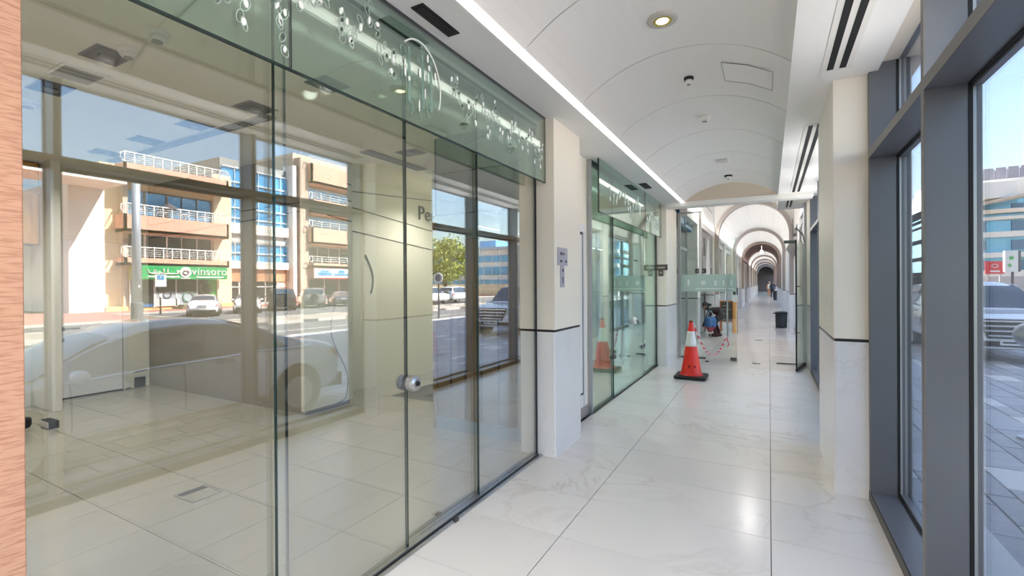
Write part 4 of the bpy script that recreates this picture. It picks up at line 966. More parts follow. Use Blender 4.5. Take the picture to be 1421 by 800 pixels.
def walker(x, y_, top, label, trousers, cap):
    t = thing('person', label, 'person', (x, y_, 0))
    P = [(x, y_, .95), (x, y_, 1.2), (x, y_, 1.42), (x, y_, 1.52), (x, y_, 1.62), (x-.1, y_, .9), (x-.11, y_-.06, .5), (x-.11, y_+.02, .08), (x+.1, y_, .9), (x+.11, y_+.1, .5), (x+.11, y_+.16, .08), (x-.2, y_, 1.40), (x-.25, y_-.02, 1.12), (x-.24, y_-.14, .90), (x+.2, y_, 1.40), (x+.25, y_-.02, 1.12), (x+.24, y_-.14, .90), (x-.11, y_-.12, .05), (x+.11, y_+.04, .05)]
    E_ = [(0, 1), (1, 2), (2, 3), (3, 4), (0, 5), (5, 6), (6, 7), (0, 8), (8, 9), (9, 10), (2, 11), (11, 12), (12, 13), (2, 14), (14, 15), (15, 16), (7, 17), (10, 18)]
    skin_mesh('body', P, E_, [.15, .14, .15, .06, .08, .10, .07, .05, .10, .07, .05, .07, .05, .04, .07, .05, .04, .045, .045], trousers, t, sub=1)
    part('shirt', MB().lathe([(.19, .92), (.185, 1.15), (.20, 1.38), (.11, 1.48)], (x, y_, 0), 14), top, t, smooth=True)
    part('head', MB().lathe([(0, 1.52), (.07, 1.55), (.095, 1.63), (.085, 1.70), (0, 1.75)], (x, y_, 0), 14), skin_c, t, smooth=True)
    part('cap', MB().lathe([(.1, 1.66), (.09, 1.73), (0, 1.77)], (x, y_, 0), 14), cap, t, smooth=True)
    for s_ in (-1, 1): part('hand', MB().obox((x+.24*s_, y_-.17, .84), (.05, .04, .13), (1, 0, 0)), skin_c, t, bevel=.015)
walker(.02, 62, mat('white shirt', (246, 244, 240), .7, emit=None), 'distant person in a white top and white cap under the far arches', mat('orange trousers', (214, 150, 104), .7), mat('white cap', (246, 244, 240), .6))
walker(.30, 58, mat('dark shirt', (70, 74, 84), .7), 'distant person in dark clothes beside the one in white', cloth_dk, cap_c)

# ================================================================== THE STREET OUTSIDE
GZ = -.2
asphalt = mat('asphalt', (104, 103, 103), .85, noise=(1.5, .12), bump=(30, .2))
paver_m = mat('grey paver', (210, 212, 218), .6, noise=(3, .1), var=.22, grain=((2, 14, 2), (168, 170, 178), .3))
paver_w = mat('white paver', (246, 245, 243), .6, noise=(3, .04))
pink_brick = mat('pink paving', (176, 122, 108), .8, noise=(4, .1))
kerb_w, kerb_d = mat('kerb white', (196, 192, 184), .7), mat('kerb dark', (96, 96, 98), .7)
pav = thing('pavement', 'grey and white stone pavement outside the arcade windows', 'pavement', (0, 0, GZ), kind='structure')
part('bed', B(.98, 11.5, -25, 125, -.6, GZ-.012), mat('paver joint', (58, 58, 64), .9), pav)
part('kerb', B(11.5, 11.75, -25, 125, -.6, GZ), kerb_w, pav)
rnd = random.Random(5); pc = {}; nper = 0; far = MB(); farw = MB()
x = 1.0; r_i = 0
while x < 11.4:
    wd = .40 if r_i % 2 else .21
    yy = 3.4 - (r_i*.37 % .6)
    lim = 14 if x < 4.6 else -99
    y0 = -4 - (r_i*.37 % .6)
    yk = y0
    while yk < 34:
        isw = rnd.random() < .12
        near = (3.4 < yk < 13.2 and 1.15 < x < 4.35 and nper < 290)
        if near:
            key = (r_i % 2, isw)
            if key not in pc: pc[key] = MB().box(.008, wd-.008, .008, .592, -.03, 0).mesh('paver', paver_w if isw else paver_m)
            o = bpy.data.objects.new('paver', pc[key]); COL.objects.link(o); o.parent = pav; o.location = (x, yk, rnd.uniform(-.002, .002)); nper += 1
        else:
            q = [(x+.008, yk+.008, GZ), (x+wd-.008, yk+.008, GZ), (x+wd-.008, yk+.592, GZ), (x+.008, yk+.592, GZ)]
            (farw if isw else far).add(q, [(0, 1, 2, 3)])
        yk += .6
    x += wd; r_i += 1
part('paver_field', far, paver_m, pav, kind='stuff'); part('paver_field', farw, paver_w, pav, kind='stuff')
road = thing('road', 'grey asphalt road with striped kerbs running past the arcade', 'road', (20, 30, -.4), kind='structure')
part('asphalt', B(11.75, 36.5, -40, 160, -.85, -.38), asphalt, road)
part('line', MB().box(14.9, 15.02, -30, 120, -.381, -.376), kerb_w, road)
med_ = thing('median', 'raised paved median with black and white striped kerb stones', 'median', (20.5, 30, -.3), kind='structure')
part('core', B(18.75, 22.25, -30, 120, -.5, -.245), mat('median paving', (158, 148, 136), .8, noise=(2, .1)), med_)
kb = [MB().box(0, .24, .01, .99, 0, .16).mesh('kerb_stone', m) for m in (kerb_w, kerb_d)]
for X0 in (18.5, 22.25):
    for k in range(0, 62):
        o = bpy.data.objects.new('kerb_stone', kb[0] if k % 3 else kb[1]); COL.objects.link(o); o.parent = med_; o.location = (X0-20.5, 2+k-30, -.39+.3)
fp = thing('pavement', 'pink brick pavement in front of the apartment building', 'pavement', (34, 30, -.3), kind='structure')
part('paving', MB().box(28.4, 36.2, -40, 15.2, -.8, -.30).box(36.2, 43.5, -40, 160, -.8, -.30), pink_brick, fp)
part('kerb', MB().box(28.2, 28.5, -40, 15.3, -.8, -.26).box(28.2, 36.1, 15.2, 15.45, -.8, -.26).box(36.0, 36.3, 15.4, 160, -.8, -.26), kerb_w, fp)
solo('road_drain', B(27.5, 28.2, 11.4, 12.6, -.385, -.372), black, 'black road drain grate at the far kerb', 'drain')
solo('ground_far', B(43.5, 300, -150, 300, -1.2, -.42), mat('far ground', (190, 176, 156), .9), 'sandy ground stretching away behind the buildings', 'ground', kind='structure')
solo('road_far', B(-30, 300, 125, 300, -1.2, -.41), asphalt, 'far asphalt beyond the end of the street', 'road', kind='structure')

# ---------------- apartment building with the green shop sign
peach, peach_y = mat('peach render', (232, 180, 154), .75, noise=(.5, .05)), mat('yellow render', (240, 220, 184), .75, noise=(.4, .04))
beige_r, white_r = mat('beige render', (206, 190, 168), .75), mat('white render', (240, 236, 226), .7)
blue_glass = mat('blue reflective glass', (92, 172, 222), .12, metal=.2, coat=.5, noise=(.5, .2))
dark_glass = mat('dark window glass', (58, 68, 76), .08, spec=.8)
shop_glass = mat('dark shop glass', (52, 54, 56), .1, spec=.7)
frame_w, frame_bz = mat('white frame', (236, 236, 232), .4), mat('bronze frame', (120, 104, 92), .5)
A = thing('apartment_building', 'peach and cream apartment building with balconies over a green shop sign', 'building', (42, 21, -.3))
part('wall', MB().box(42, 52, 16.7, 26.7, -.3, 11.5), peach_y, A)
part('side_wing', B(41.3, 52, 14.6, 16.75, -.3, 9.65), white_r, A, label='white projecting side wing')
part('wing_canopy', B(37.6, 41.3, 9.0, 16.75, 9.2, 9.65), white_r, A)
part('pilaster', B(41.55, 42, 25.1, 26.7, -.3, 12.2), peach_y, A)
part('plinth', B(41.2, 42, 16.76, 26.7, -.3, .05), mat('yellow plinth', (232, 204, 140), .8), A)
part('left_pier', B(41.35, 42, 17.95, 18.3, -.3, 11.0), beige_r, A)
part('return_wall', B(40.9, 42, 25.0, 25.15, -.3, 2.2), peach_y, A)
for nm, z0, z1 in (('balcony', 3.36, 3.98), ('balcony', 6.06, 7.42), ('balcony', 10.16, 11.5)):
    b_ = part(nm, MB().box(40.5, 42, 17.72, 25.85, z0, z0+.22).box(40.5, 40.68, 17.72, 25.85, z0, z1).box(40.5, 42, 17.72, 17.9, z0, z1).box(40.5, 42, 25.67, 25.85, z0, z1), peach, A)
    rl = MB(); zt = z1+.86
    for k in range(13):
        yy = 17.8+(25.78-17.8)*k/12; rl.bar((40.6, yy, z1), (40.6, yy, zt), .07)
    for q in range(5): rl.bar((40.6, 17.8, z1+.16+q*.16), (40.6, 25.78, z1+.16+q*.16), .035)
    rl.bar((40.6, 17.75, zt), (40.6, 25.8, zt), .08)
    for ye in (17.8, 25.78):
        rl.bar((40.6, ye, zt), (41.6, ye, zt), .06); rl.tube([(40.62, ye, z1), (40.55, ye+(-.3 if ye < 20 else .25), z1+.35), (40.6, ye+(-.25 if ye < 20 else .2), z1+.7), (40.62, ye, zt)], .04, 6)
    part('railing', rl, frame_w, b_)
for z0, z1, gm_, fm_ in ((3.98, 6.04, dark_glass, frame_w), (7.4, 9.62, blue_glass, frame_bz)):
    for a, b in ((18.45, 19.6), (19.75, 21.25), (21.4, 22.45), (22.55, 23.7), (23.8, 25.0)):
        wdw = part('window', MB().box(41.88, 42.02, a-.09, a, z0, z1).box(41.88, 42.02, b, b+.06, z0, z1).box(41.88, 42.02, a, b, z1-.09, z1).box(41.88, 42.02, a, b, z0, z0+.06), fm_, A)
        part('pane', B(41.93, 42.0, a, b, z0, z1), gm_, wdw)
for k in range(9):
    part('string_light', MB().lathe([(0, -.07), (.07, 0), (0, .07)], (41.4, 18.7+k*.62, 9.35-.12*(k % 2)), 8), plastic_white, A)
part('parasol', MB().lathe([(.75, 0), (0, .5)], (41.2, 21.2, 8.3), 12), mat('parasol grey', (84, 84, 90), .7), A)
for k in range(4): part('table', MB().box(41.0, 41.5, 18.7+1.7*k, 19.4+1.7*k, 7.9, 8.0).box(41.2, 41.3, 19.0+1.7*k, 19.1+1.7*k, 7.4, 7.9), plastic_white, A)
# ground floor shop
for a, b, z0, z1, m_ in ((18.35, 19.0, -.05, 2.2, shop_glass), (19.05, 19.95, -.05, 2.2, shop_glass), (20.1, 21.6, 1.15, 2.2, shop_glass), (21.7, 23.3, 1.15, 2.2, shop_glass), (23.4, 25.0, .1, 2.2, shop_glass)):
    wdw = part('window', MB().box(41.1, 41.25, a-.07, a, -.1, 2.25).box(41.1, 41.25, b, b+.05, -.1, 2.25), frame_w, A)
    part('pane', B(41.15, 41.22, a, b, z0, z1), m_, wdw)
part('frosted_pane', B(41.13, 41.22, 20.1, 23.3, .05, 1.15), mat('frosted blue grey', (178, 188, 198), .5), A)
part('shop_back', B(41.25, 42, 18.3, 25.1, -.3, 2.3), mat('shop dark', (40, 40, 42), .8), A)
part('poster', B(41.1, 41.13, 20.15, 21.9, -.02, .55), plastic_white, A); part('poster', B(41.12, 41.14, 19.1, 19.9, -.05, .2), mat('poster blue', (40, 110, 170), .5), A)
green_l = mat('sign green', (20, 168, 92), .4); green_b = mat('green print', (92, 190, 90), .5)
part('green_print', MB().prism([(41.1, 25.0, 2.2), (41.1, 24.2, 2.2), (41.1, 24.5, 1.2), (41.1, 24.9, .2), (41.1, 25.0, .2)], (.03, 0, 0)), green_b, A)
def ring_(y_, z_, r_, rt=.05, x_=41.1): return MB().tube([(x_, y_+r_*math.cos(k*.3927), z_+r_*1.05*math.sin(k*.3927)) for k in range(16)], rt, 5, closed=True)
part('round_print', ring_(20.95, .95, .3), mat('print grey', (84, 92, 96), .5), A); part('round_print', ring_(22.6, .72, .42, .07), mat('print green', (110, 160, 140), .5), A); part('round_print', ring_(24.1, 1.4, .5, .06), mat('print brown', (120, 116, 100), .5), A)
part('step', MB().box(39.7, 41.2, 21.4, 23.9, -.3, -.1).box(40.2, 41.2, 21.8, 23.6, -.1, .05), mat('step stone', (128, 116, 92), .8), A)
S_ = part('shop_sign', B(40.3, 40.5, 18.75, 25.55, 2.26, 3.36), green_l, A, label='long green shop sign with white lettering')
part('sign_return', B(40.45, 42, 18.25, 18.72, 2.26, 3.36), mat('sign return', (170, 160, 70), .5), S_)
text('lettering', 'vinsoro', .95, plastic_white, S_, (40.28, 24.0, 2.93), (0, 1, 0), (0, 0, 1), .04, 1.05)
part('subtitle', MB().box(40.27, 40.3, 22.85, 25.2, 2.39, 2.50), plastic_white, S_)
part('emblem', MB().lathe([(0, -.03), (.46, -.03), (.46, .03)], (40.29, 22.0, 2.86), 20, 'x'), plastic_white, S_); part('emblem_mark', MB().tube([(40.24, 22.0+.22*math.cos(R(a)), 2.88+.24*math.sin(R(a))) for a in range(-200, 30, 20)], .05, 5).box(40.23, 40.26, 21.85, 22.15, 2.9, 3.0), mat('emblem grey', (120, 110, 104), .5), S_)
part('emblem_caption', B(40.27, 40.3, 21.6, 22.4, 2.30, 2.38), plastic_white, S_)
part('emblem', MB().lathe([(0, -.03), (.22, -.03), (.22, .03)], (40.6, 18.45, 2.86), 16, 'y'), mat('emblem cream', (226, 206, 160), .5), S_)
def arab(pts, r_=.055): return MB().tube([(40.27, y_, z_) for y_, z_ in pts], r_, 5)
st_ = arab([(20.0, 2.92), (20.05, 2.80), (20.2, 2.72), (20.6, 2.72), (21.05, 2.72), (21.3, 2.72), (21.45, 2.8)])
for o_ in (arab([(19.2, 3.05), (19.25, 2.8), (19.45, 2.72), (20.0, 2.72), (20.05, 2.72)]), arab([(19.62, 2.74), (19.62, 2.95), (19.72, 3.0), (19.8, 2.9), (19.72, 2.8)], .045), arab([(20.32, 2.72), (20.32, 3.15)]), arab([(20.62, 3.15), (20.62, 2.72)]), arab([(21.3, 2.95), (21.42, 3.02), (21.5, 2.92), (21.4, 2.84), (21.3, 2.9)], .045)):
    st_.add(o_.v, o_.f)
part('arabic_lettering', st_, plastic_white, S_); part('subtitle', MB().box(40.27, 40.3, 19.2, 21.5, 2.40, 2.52), plastic_white, S_)

# ---------------- blue glass office building in the middle
Bd = thing('office_building', 'blue glazed office building with white bands right of the peach balconies', 'building', (44, 30, -.3))
part('core', B(43.4, 52, 26.7, 34.4, -.3, 14.4), mat('office core', (150, 150, 150), .7), Bd)
for z0, z1, m_ in ((2.1, 3.4, mat('brown soffit band', (186, 140, 104), .7)), (3.4, 4.16, white_r), (6.10, 6.95, mat('grey band', (186, 190, 190), .7)), (6.95, 7.97, white_r)):
    part('band', B(42.7 if m_ is white_r else 43.0, 43.5, 26.7, 34.3, z0, z1), m_, Bd)
for z0, z1 in ((4.16, 5.05), (5.05, 6.10), (7.97, 8.55), (8.55, 9.6), (9.6, 11.1), (11.1, 12.15), (12.15, 13.6)):
    for k in range(6):
        a = 26.75+k*1.25
        wdw = part('window', MB().box(43.05, 43.25, a, a+1.25, z1-.1, z1).box(43.1, 43.25, a+1.21, a+1.25, z0, z1), frame_w, Bd)
        part('pane', B(43.2, 43.3, a, a+1.21, z0, z1-.1), blue_glass, wdw)
for k in range(5):
    a = 26.9+k*1.4
    wdw = part('window', MB().box(43.05, 43.25, a, a+.09, -.3, 2.1).box(43.05, 43.25, a, a+1.4, 1.5, 1.6).box(43.05, 43.25, a, a+1.4, -.3, -.1), frame_w, Bd)
    part('pane', B(43.2, 43.3, a+.09, a+1.4, -.3, 2.1), shop_glass, wdw)
part('pilaster', B(42.3, 44, 33.9, 34.45, -.3, 15), white_r, Bd)
part('side_panel', B(43.1, 43.4, 32.6, 33.9, -.3, 2.1), peach_y, Bd)
# ---------------- second balcony block
Cd = thing('apartment_building', 'balcony block with pale blue shop sign right of the blue glass facade', 'building', (43, 41, -.3))
part('wall', B(43, 54, 34.45, 50, -.3, 16.6), beige_r, Cd)
part('pier', B(41.9, 43, 34.6, 35.6, -.3, 16), mat('taupe render', (196, 172, 152), .75), Cd)
for z0, z1 in ((13.3, 15.5), (9.9, 11.45), (6.4, 8.25), (3.7, 4.2)):
    b_ = part('balcony', MB().box(41.3, 43, 35.6, 49.5, z0, z0+.25).box(41.3, 41.5, 35.6, 49.5, z0, z1).box(41.3, 43, 35.6, 35.8, z0, z1), peach, Cd)
    rl = MB()
    for k in range(12): rl.bar((41.4, 35.7+k*1.25, z1), (41.4, 35.7+k*1.25, z1+.75), .07)
    for q in range(3): rl.bar((41.4, 35.7, z1+.25+q*.25), (41.4, 49.4, z1+.25+q*.25), .045)
    rl.tube([(41.45, 35.7, z1), (41.3, 35.2, z1+.3), (41.4, 35.35, z1+.75), (41.4, 35.7, z1+.78)], .05, 6)
    part('railing', rl, frame_w, b_)
for z0, z1, m_ in ((11.4, 13.0, blue_glass), (8.2, 9.75, blue_glass), (4.3, 6.25, dark_glass)):
    for k in range(8):
        a = 35.9+k*1.6
        wdw = part('window', MB().box(42.85, 43, a, a+.09, z0, z1).box(42.85, 43, a, a+1.6, z1-.08, z1), frame_w, Cd)
        part('pane', B(42.92, 43, a+.09, a+1.6, z0, z1-.08), m_, wdw)
sC = part('shop_sign', B(41.2, 41.35, 35.8, 49.3, 2.5, 3.6), mat('sign white', (228, 240, 246), .5), Cd, label='white and blue shop sign with a red lower edge')
part('sign_print', MB().box(41.15, 41.2, 36.2, 38.2, 2.85, 3.15).box(41.15, 41.2, 38.5, 40.6, 2.85, 3.05).box(41.15, 41.2, 39.2, 40.0, 3.15, 3.45).box(41.15, 41.2, 36.6, 37.8, 3.25, 3.4), mat('sign sky', (60, 150, 200), .5), sC)
part('red_edge', B(41.15, 41.2, 36.4, 49.3, 2.42, 2.55), mat('red edge', (206, 66, 52), .5), sC)
for k in range(6):
    a = 36.2+k*2.2
    wdw = part('window', MB().box(42.8, 42.95, a, a+.1, -.2, 2.4), frame_w, Cd); part('pane', B(42.9, 43, a+.1, a+2.2, .5, 2.4), shop_glass, wdw)
part('shop_base', B(42.7, 43, 35.7, 49.5, -.3, .5), mat('base grey', (170, 176, 182), .7), Cd)

# ---------------- white curved tower seen directly through the right window
E1 = thing('tower_block', 'white curved tower with blue glazed bands seen through the right window', 'building', (28, 78, -.4))
def bow(z0, z1, out, m, name, x0=18, x1=36, sag=2.2, y0=76.5, n=18, parent=E1, back=90):
    top = []
    for i in range(n+1):
        u = -1+2*i/n; top.append((x0+(x1-x0)*i/n, y0-sag*(1-u*u)-out, z0))
    return part(name, MB().prism(top+[(x1, back, z0), (x0, back, z0)], (0, 0, z1-z0)), m, parent)
bow(-.4, 11.2, -.8, mat('tower glass', (120, 200, 240), .1, metal=.2, coat=.6, noise=(.4, .15)), 'glass_core')
for z0, z1 in ((9.5, 9.95), (8.75, 9.1), (6.75, 7.35), (4.4, 4.95), (2.2, 2.9)):
    bow(z0, z1, .35, white_r, 'floor_band')
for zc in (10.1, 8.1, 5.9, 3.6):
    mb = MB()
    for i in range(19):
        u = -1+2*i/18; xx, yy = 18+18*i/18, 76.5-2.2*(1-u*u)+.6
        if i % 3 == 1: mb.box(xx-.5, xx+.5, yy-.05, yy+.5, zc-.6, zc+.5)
    part('dark_bays', mb, mat('dark tower glass', (66, 116, 152), .15), E1, kind='stuff')  # darker blue glass boxes in the tower bays
bow(10.1, 11.2, -2.2, beige_r, 'recess'); bow(11.2, 13.4, .2, white_r, 'parapet'); bow(-.4, 2.2, .2, mat('tower base', (196, 190, 190), .8), 'base')
part('roof_block', B(21.0, 23.8, 71.6, 74.5, 10.9, 12.7), white_r, E1); part('canopy', MB().prism([(20.4, 72.0, 10.2), (25.2, 70.6, 11.1), (25.2, 74, 11.1), (20.4, 75, 10.2)], (0, 0, .22)), beige_r, E1)
for k in range(16): part('roof_louvre', B(19+k*1.0, 19.85+k*1.0, 76.0-1.9*(1-(-1+2*(k+1)/18)**2), 76.3-1.9*(1-(-1+2*(k+1)/18)**2), 13.4, 14.75), mat('roof louvre', (150, 148, 156), .6), E1)
part('roof_deck', B(19, 35, 76.5, 90, 13.2, 14.9), mat('roof grey', (176, 176, 184), .7), E1)
# ---------------- pale office block seen in the glass far down the street
D1 = thing('office_block', 'low white block with blue ribbon windows far down the street', 'building', (48, 86, -.4))
part('core', B(39, 62, 81.6, 100, -.4, 8.6), mat('block white', (226, 226, 228), .7), D1)
for z0, z1 in ((6.2, 7.5), (3.6, 5.2), (1.4, 2.6)):
    for k in range(11):
        wdw = part('window', B(39.2+k*2, 39.3+k*2, 81.3, 81.6, z0, z1), frame_w, D1); part('pane', B(39.3+k*2, 41.2+k*2, 81.4, 81.6, z0, z1), blue_glass, wdw)
part('roof_slab', B(38, 63, 80.6, 100, 8.6, 9.2), mat('roof blue grey', (178, 190, 206), .7), D1)
part('roof_box', B(46, 50, 84, 90, 9.2, 10.8), mat('roof blue', (120, 176, 216), .6), D1)
solo('boundary_wall', B(34, 64, 74, 74.4, -.4, 1.7), peach_y, 'long cream boundary wall before the low white block', 'wall', kind='structure')

# ---------------- street furniture
lp = thing('lamp_post', 'grey steel lamp post on the median before the apartment building', 'lamp post', (22.0, 10.8, -.3))
part('pole', MB().lathe([(.20, .9), (.17, 4.0), (.155, 6.5)], (22, 10.8, 0), 16), mat('pole grey', (182, 188, 196), .4, metal=.3), lp, smooth=True)
part('base', MB().lathe([(.24, -.3), (.24, .85), (.21, .9), (0, .9)], (22, 10.8, 0), 16), mat('pole base', (104, 108, 112), .6), lp)
part('door_tag', B(21.79, 21.83, 10.78, 10.84, 1.6, 1.7), plastic_white, lp)
ps = thing('parking_sign', 'white and blue parking sign on a thin grey post before the green shop', 'sign', (33, 16.75, -.3))
part('post', MB().cyl((33, 16.75, -.3), (33, 16.75, 1.7), .05, n=8), dark_steel, ps); part('panel', B(32.93, 32.97, 16.42, 17.1, 1.62, 2.46), plastic_white, ps)
part('blue_field', B(32.91, 32.93, 16.55, 16.95, 2.12, 2.42), mat('sign sky', (60, 150, 200), .5), ps); part('meter', B(32.9, 33.05, 16.65, 16.85, .9, 1.15), plastic_white, ps)
text('letter', 'P', .28, plastic_white, ps, (32.90, 16.75, 2.27), (0, 1, 0), (0, 0, 1), .01)
rs = thing('road_sign', 'round road sign on a thin post at the near kerb', 'sign', (11.95, 20.6, -.3))
part('post', MB().cyl((11.95, 20.6, -.4), (11.95, 20.6, 2.0), .04, n=8), dark_steel, rs); part('disc', MB().lathe([(0, -.02), (.30, -.02), (.30, .02), (0, .02)], (11.95, 20.57, 2.0), 20, 'y'), plastic_white, rs); part('disc_face', MB().lathe([(0, -.03), (.2, -.03), (.2, -.02)], (11.95, 20.57, 2.0), 18, 'y'), mat('sign navy', (70, 84, 110), .5), rs)
rd = thing('red_sign', 'red advertising board on two legs beside the curved tower', 'sign', (16.9, 55, -.4))
part('board', B(16.3, 17.5, 55, 55.1, 2.25, 3.35), mat('sign red', (224, 52, 56), .5), rd); part('print', MB().box(16.6, 17.2, 54.98, 55.0, 2.42, 2.56).tube([(16.9+.2*math.cos(k*.52), 54.98, 2.95+.14*math.sin(k*.52)) for k in range(12)], .03, 4, closed=True), plastic_white, rd); part('leg', B(16.4, 16.5, 55, 55.1, -.4, 2.25), kerb_w, rd); part('leg', B(17.2, 17.3, 55, 55.1, -.4, 2.25), kerb_w, rd)
ws = thing('street_sign', 'white boxed street sign on a post above the white off road car', 'sign', (13.1, 40, -.4))
part('box', B(12.72, 13.3, 39.9, 40.2, 2.2, 3.5), plastic_white, ws); part('side', B(13.3, 13.42, 39.9, 40.2, 2.2, 3.5), kerb_d, ws); part('post', MB().cyl((13.1, 40.05, -.4), (13.1, 40.05, 2.2), .07, n=8), dark_steel, ws)
part('print', MB().box(12.9, 13.1, 39.88, 39.9, 2.95, 3.15).box(12.85, 13.0, 39.88, 39.9, 2.5, 2.7), green_b, ws)
bo = thing('bollard', 'chrome bollard with a ball head on the grey pavement', 'bollard', (2.62, 7.55, GZ))
part('post', MB().lathe([(.05, GZ), (.05, .95)], (2.62, 7.55, 0), 16), steel, bo); part('ball', MB().lathe([(.15*math.sin(math.pi*k/12), 1.0-.15*math.cos(math.pi*k/12)) for k in range(13)], (2.62, 7.55, 0), 20), steel, bo, smooth=True); part('foot', MB().lathe([(.12, GZ), (.12, GZ+.03), (.06, GZ+.05)], (2.62, 7.55, 0), 16), steel, bo)
fl = thing('floor_block', 'white stone block with small lettering on the pavement at the window', 'block', (1.15, 3.9, GZ))
part('block', B(1.0, 1.31, 3.4, 4.42, GZ, GZ+.12), paver_w, fl, bevel=.006); text('letters', 'S', .09, kerb_d, fl, (1.316, 4.2, GZ+.06), (0, 1, 0), (0, 0, 1), .006)
# tree
tr = thing('street_tree', 'large yellow green street tree by the two parked light cars', 'tree', (30.5, 46, -.4))
part('trunk', MB().tube([(30.5, 46, -.4), (30.6, 46.1, 1.2), (30.4, 45.8, 2.8), (30.5, 46, 4.5)], [.3, .24, .2, .1], 8), mat('bark', (110, 88, 66), .9), tr, smooth=True)
for k in range(6):
    a = k*1.05; part('branch', MB().tube([(30.5, 46, 2.4+.2*k), (30.5+1.2*math.cos(a), 46+1.2*math.sin(a), 3.6+.25*k), (30.5+2.2*math.cos(a), 46+2.2*math.sin(a), 4.6+.25*k)], [.12, .08, .03], 6), mat('bark', (110, 88, 66), .9), tr)
rnd = random.Random(11); lf = MB(); blobs = [(rnd.uniform(-2.0, 2.4), rnd.uniform(-2.6, 2.8), rnd.uniform(2.6, 6.4), rnd.uniform(1.0, 1.6)) for _ in range(26)]
for bx, by, bz, br in blobs:
    for _ in range(170):
        d = Vector((rnd.gauss(0, 1), rnd.gauss(0, 1), rnd.gauss(0, 1))).normalized(); p = Vector((30.5+bx, 46+by, bz)) + d*br*rnd.uniform(.6, 1.0)
        u = Vector((rnd.gauss(0, 1), rnd.gauss(0, 1), rnd.gauss(0, 1))).normalized(); v = d.cross(u).normalized()*.16; u = u*.10
        lf.add([p-v, p+u, p+v, p-u], [(0, 1, 2, 3)])
part('leaves', lf, mat('olive leaves', (150, 160, 62), .7, var=0), tr, kind='stuff', fix=False)

# ================================================================== CARS
def interp(tab, t):
    for (a, va), (b, vb) in zip(tab[:-1], tab[1:]):
        if t <= b:
            s = (t-a)/(b-a) if b > a else 0; s = s*s*(3-2*s)*.45+s*.55
            return va+(vb-va)*s
    return tab[-1][1]
SEDAN = dict(L=4.7, W=1.82, wr=.325, wt=(.19, .805), belt=[(0, .62), (.02, .80), (.06, .93), (.2, .955), (.5, .92), (.74, .89), (.80, .87), (.9, .78), (.965, .68), (1, .50)],
             top=[(0, .64), (.02, .86), (.05, .98), (.13, 1.05), (.20, 1.14), (.30, 1.34), (.38, 1.425), (.46, 1.45), (.55, 1.42), (.63, 1.31), (.785, .935), (.88, .83), (.965, .70), (1, .52)],
             hw=[(0, .70), (.03, .84), (.12, .89), (.5, .91), (.85, .88), (.95, .78), (1, .58)], g=[(0, .60), (.1, .72), (.22, .66), (.4, .58), (.6, .57), (.70, .62), (.79, .74), (.9, .72), (1, .5)],
             zb=[(0, .34), (.06, .22), (.9, .20), (1, .30)], side=(.155, .745), wind=(.625, .775), rear=(.165, .345))
SUV = dict(L=4.95, W=1.95, wr=.39, wt=(.20, .815), belt=[(0, .75), (.015, 1.0), (.05, 1.08), (.5, 1.08), (.74, 1.08), (.82, 1.06), (.95, 1.0), (.985, .90), (1, .72)],
           top=[(0, .80), (.012, 1.35), (.04, 1.68), (.1, 1.80), (.35, 1.85), (.52, 1.82), (.60, 1.72), (.735, 1.16), (.85, 1.11), (.955, 1.02), (.985, .92), (1, .74)],
           hw=[(0, .80), (.02, .92), (.1, .96), (.5, .975), (.88, .96), (.97, .90), (1, .80)], g=[(0, .72), (.05, .70), (.4, .66), (.6, .66), (.74, .82), (.9, .82), (1, .72)],
           zb=[(0, .42), (.05, .30), (.93, .30), (1, .36)], side=(.05, .715), wind=(.605, .725), rear=(.013, .05))
tyre = mat('tyre', (28, 28, 30), .8); rim_m = mat('alloy rim', (170, 172, 176), .3, metal=.8); car_glass = mat('car glass', (46, 62, 78), .03, spec=1.0, coat=1.0)
chrome = mat('chrome', (210, 212, 216), .12, metal=1.0); lamp_red = mat('tail red', (176, 28, 30), .25); lamp_w = mat('head lamp', (226, 232, 238), .15); grille_b = mat('grille black', (24, 25, 27), .4); plate_m = mat('number plate', (234, 236, 236), .5)
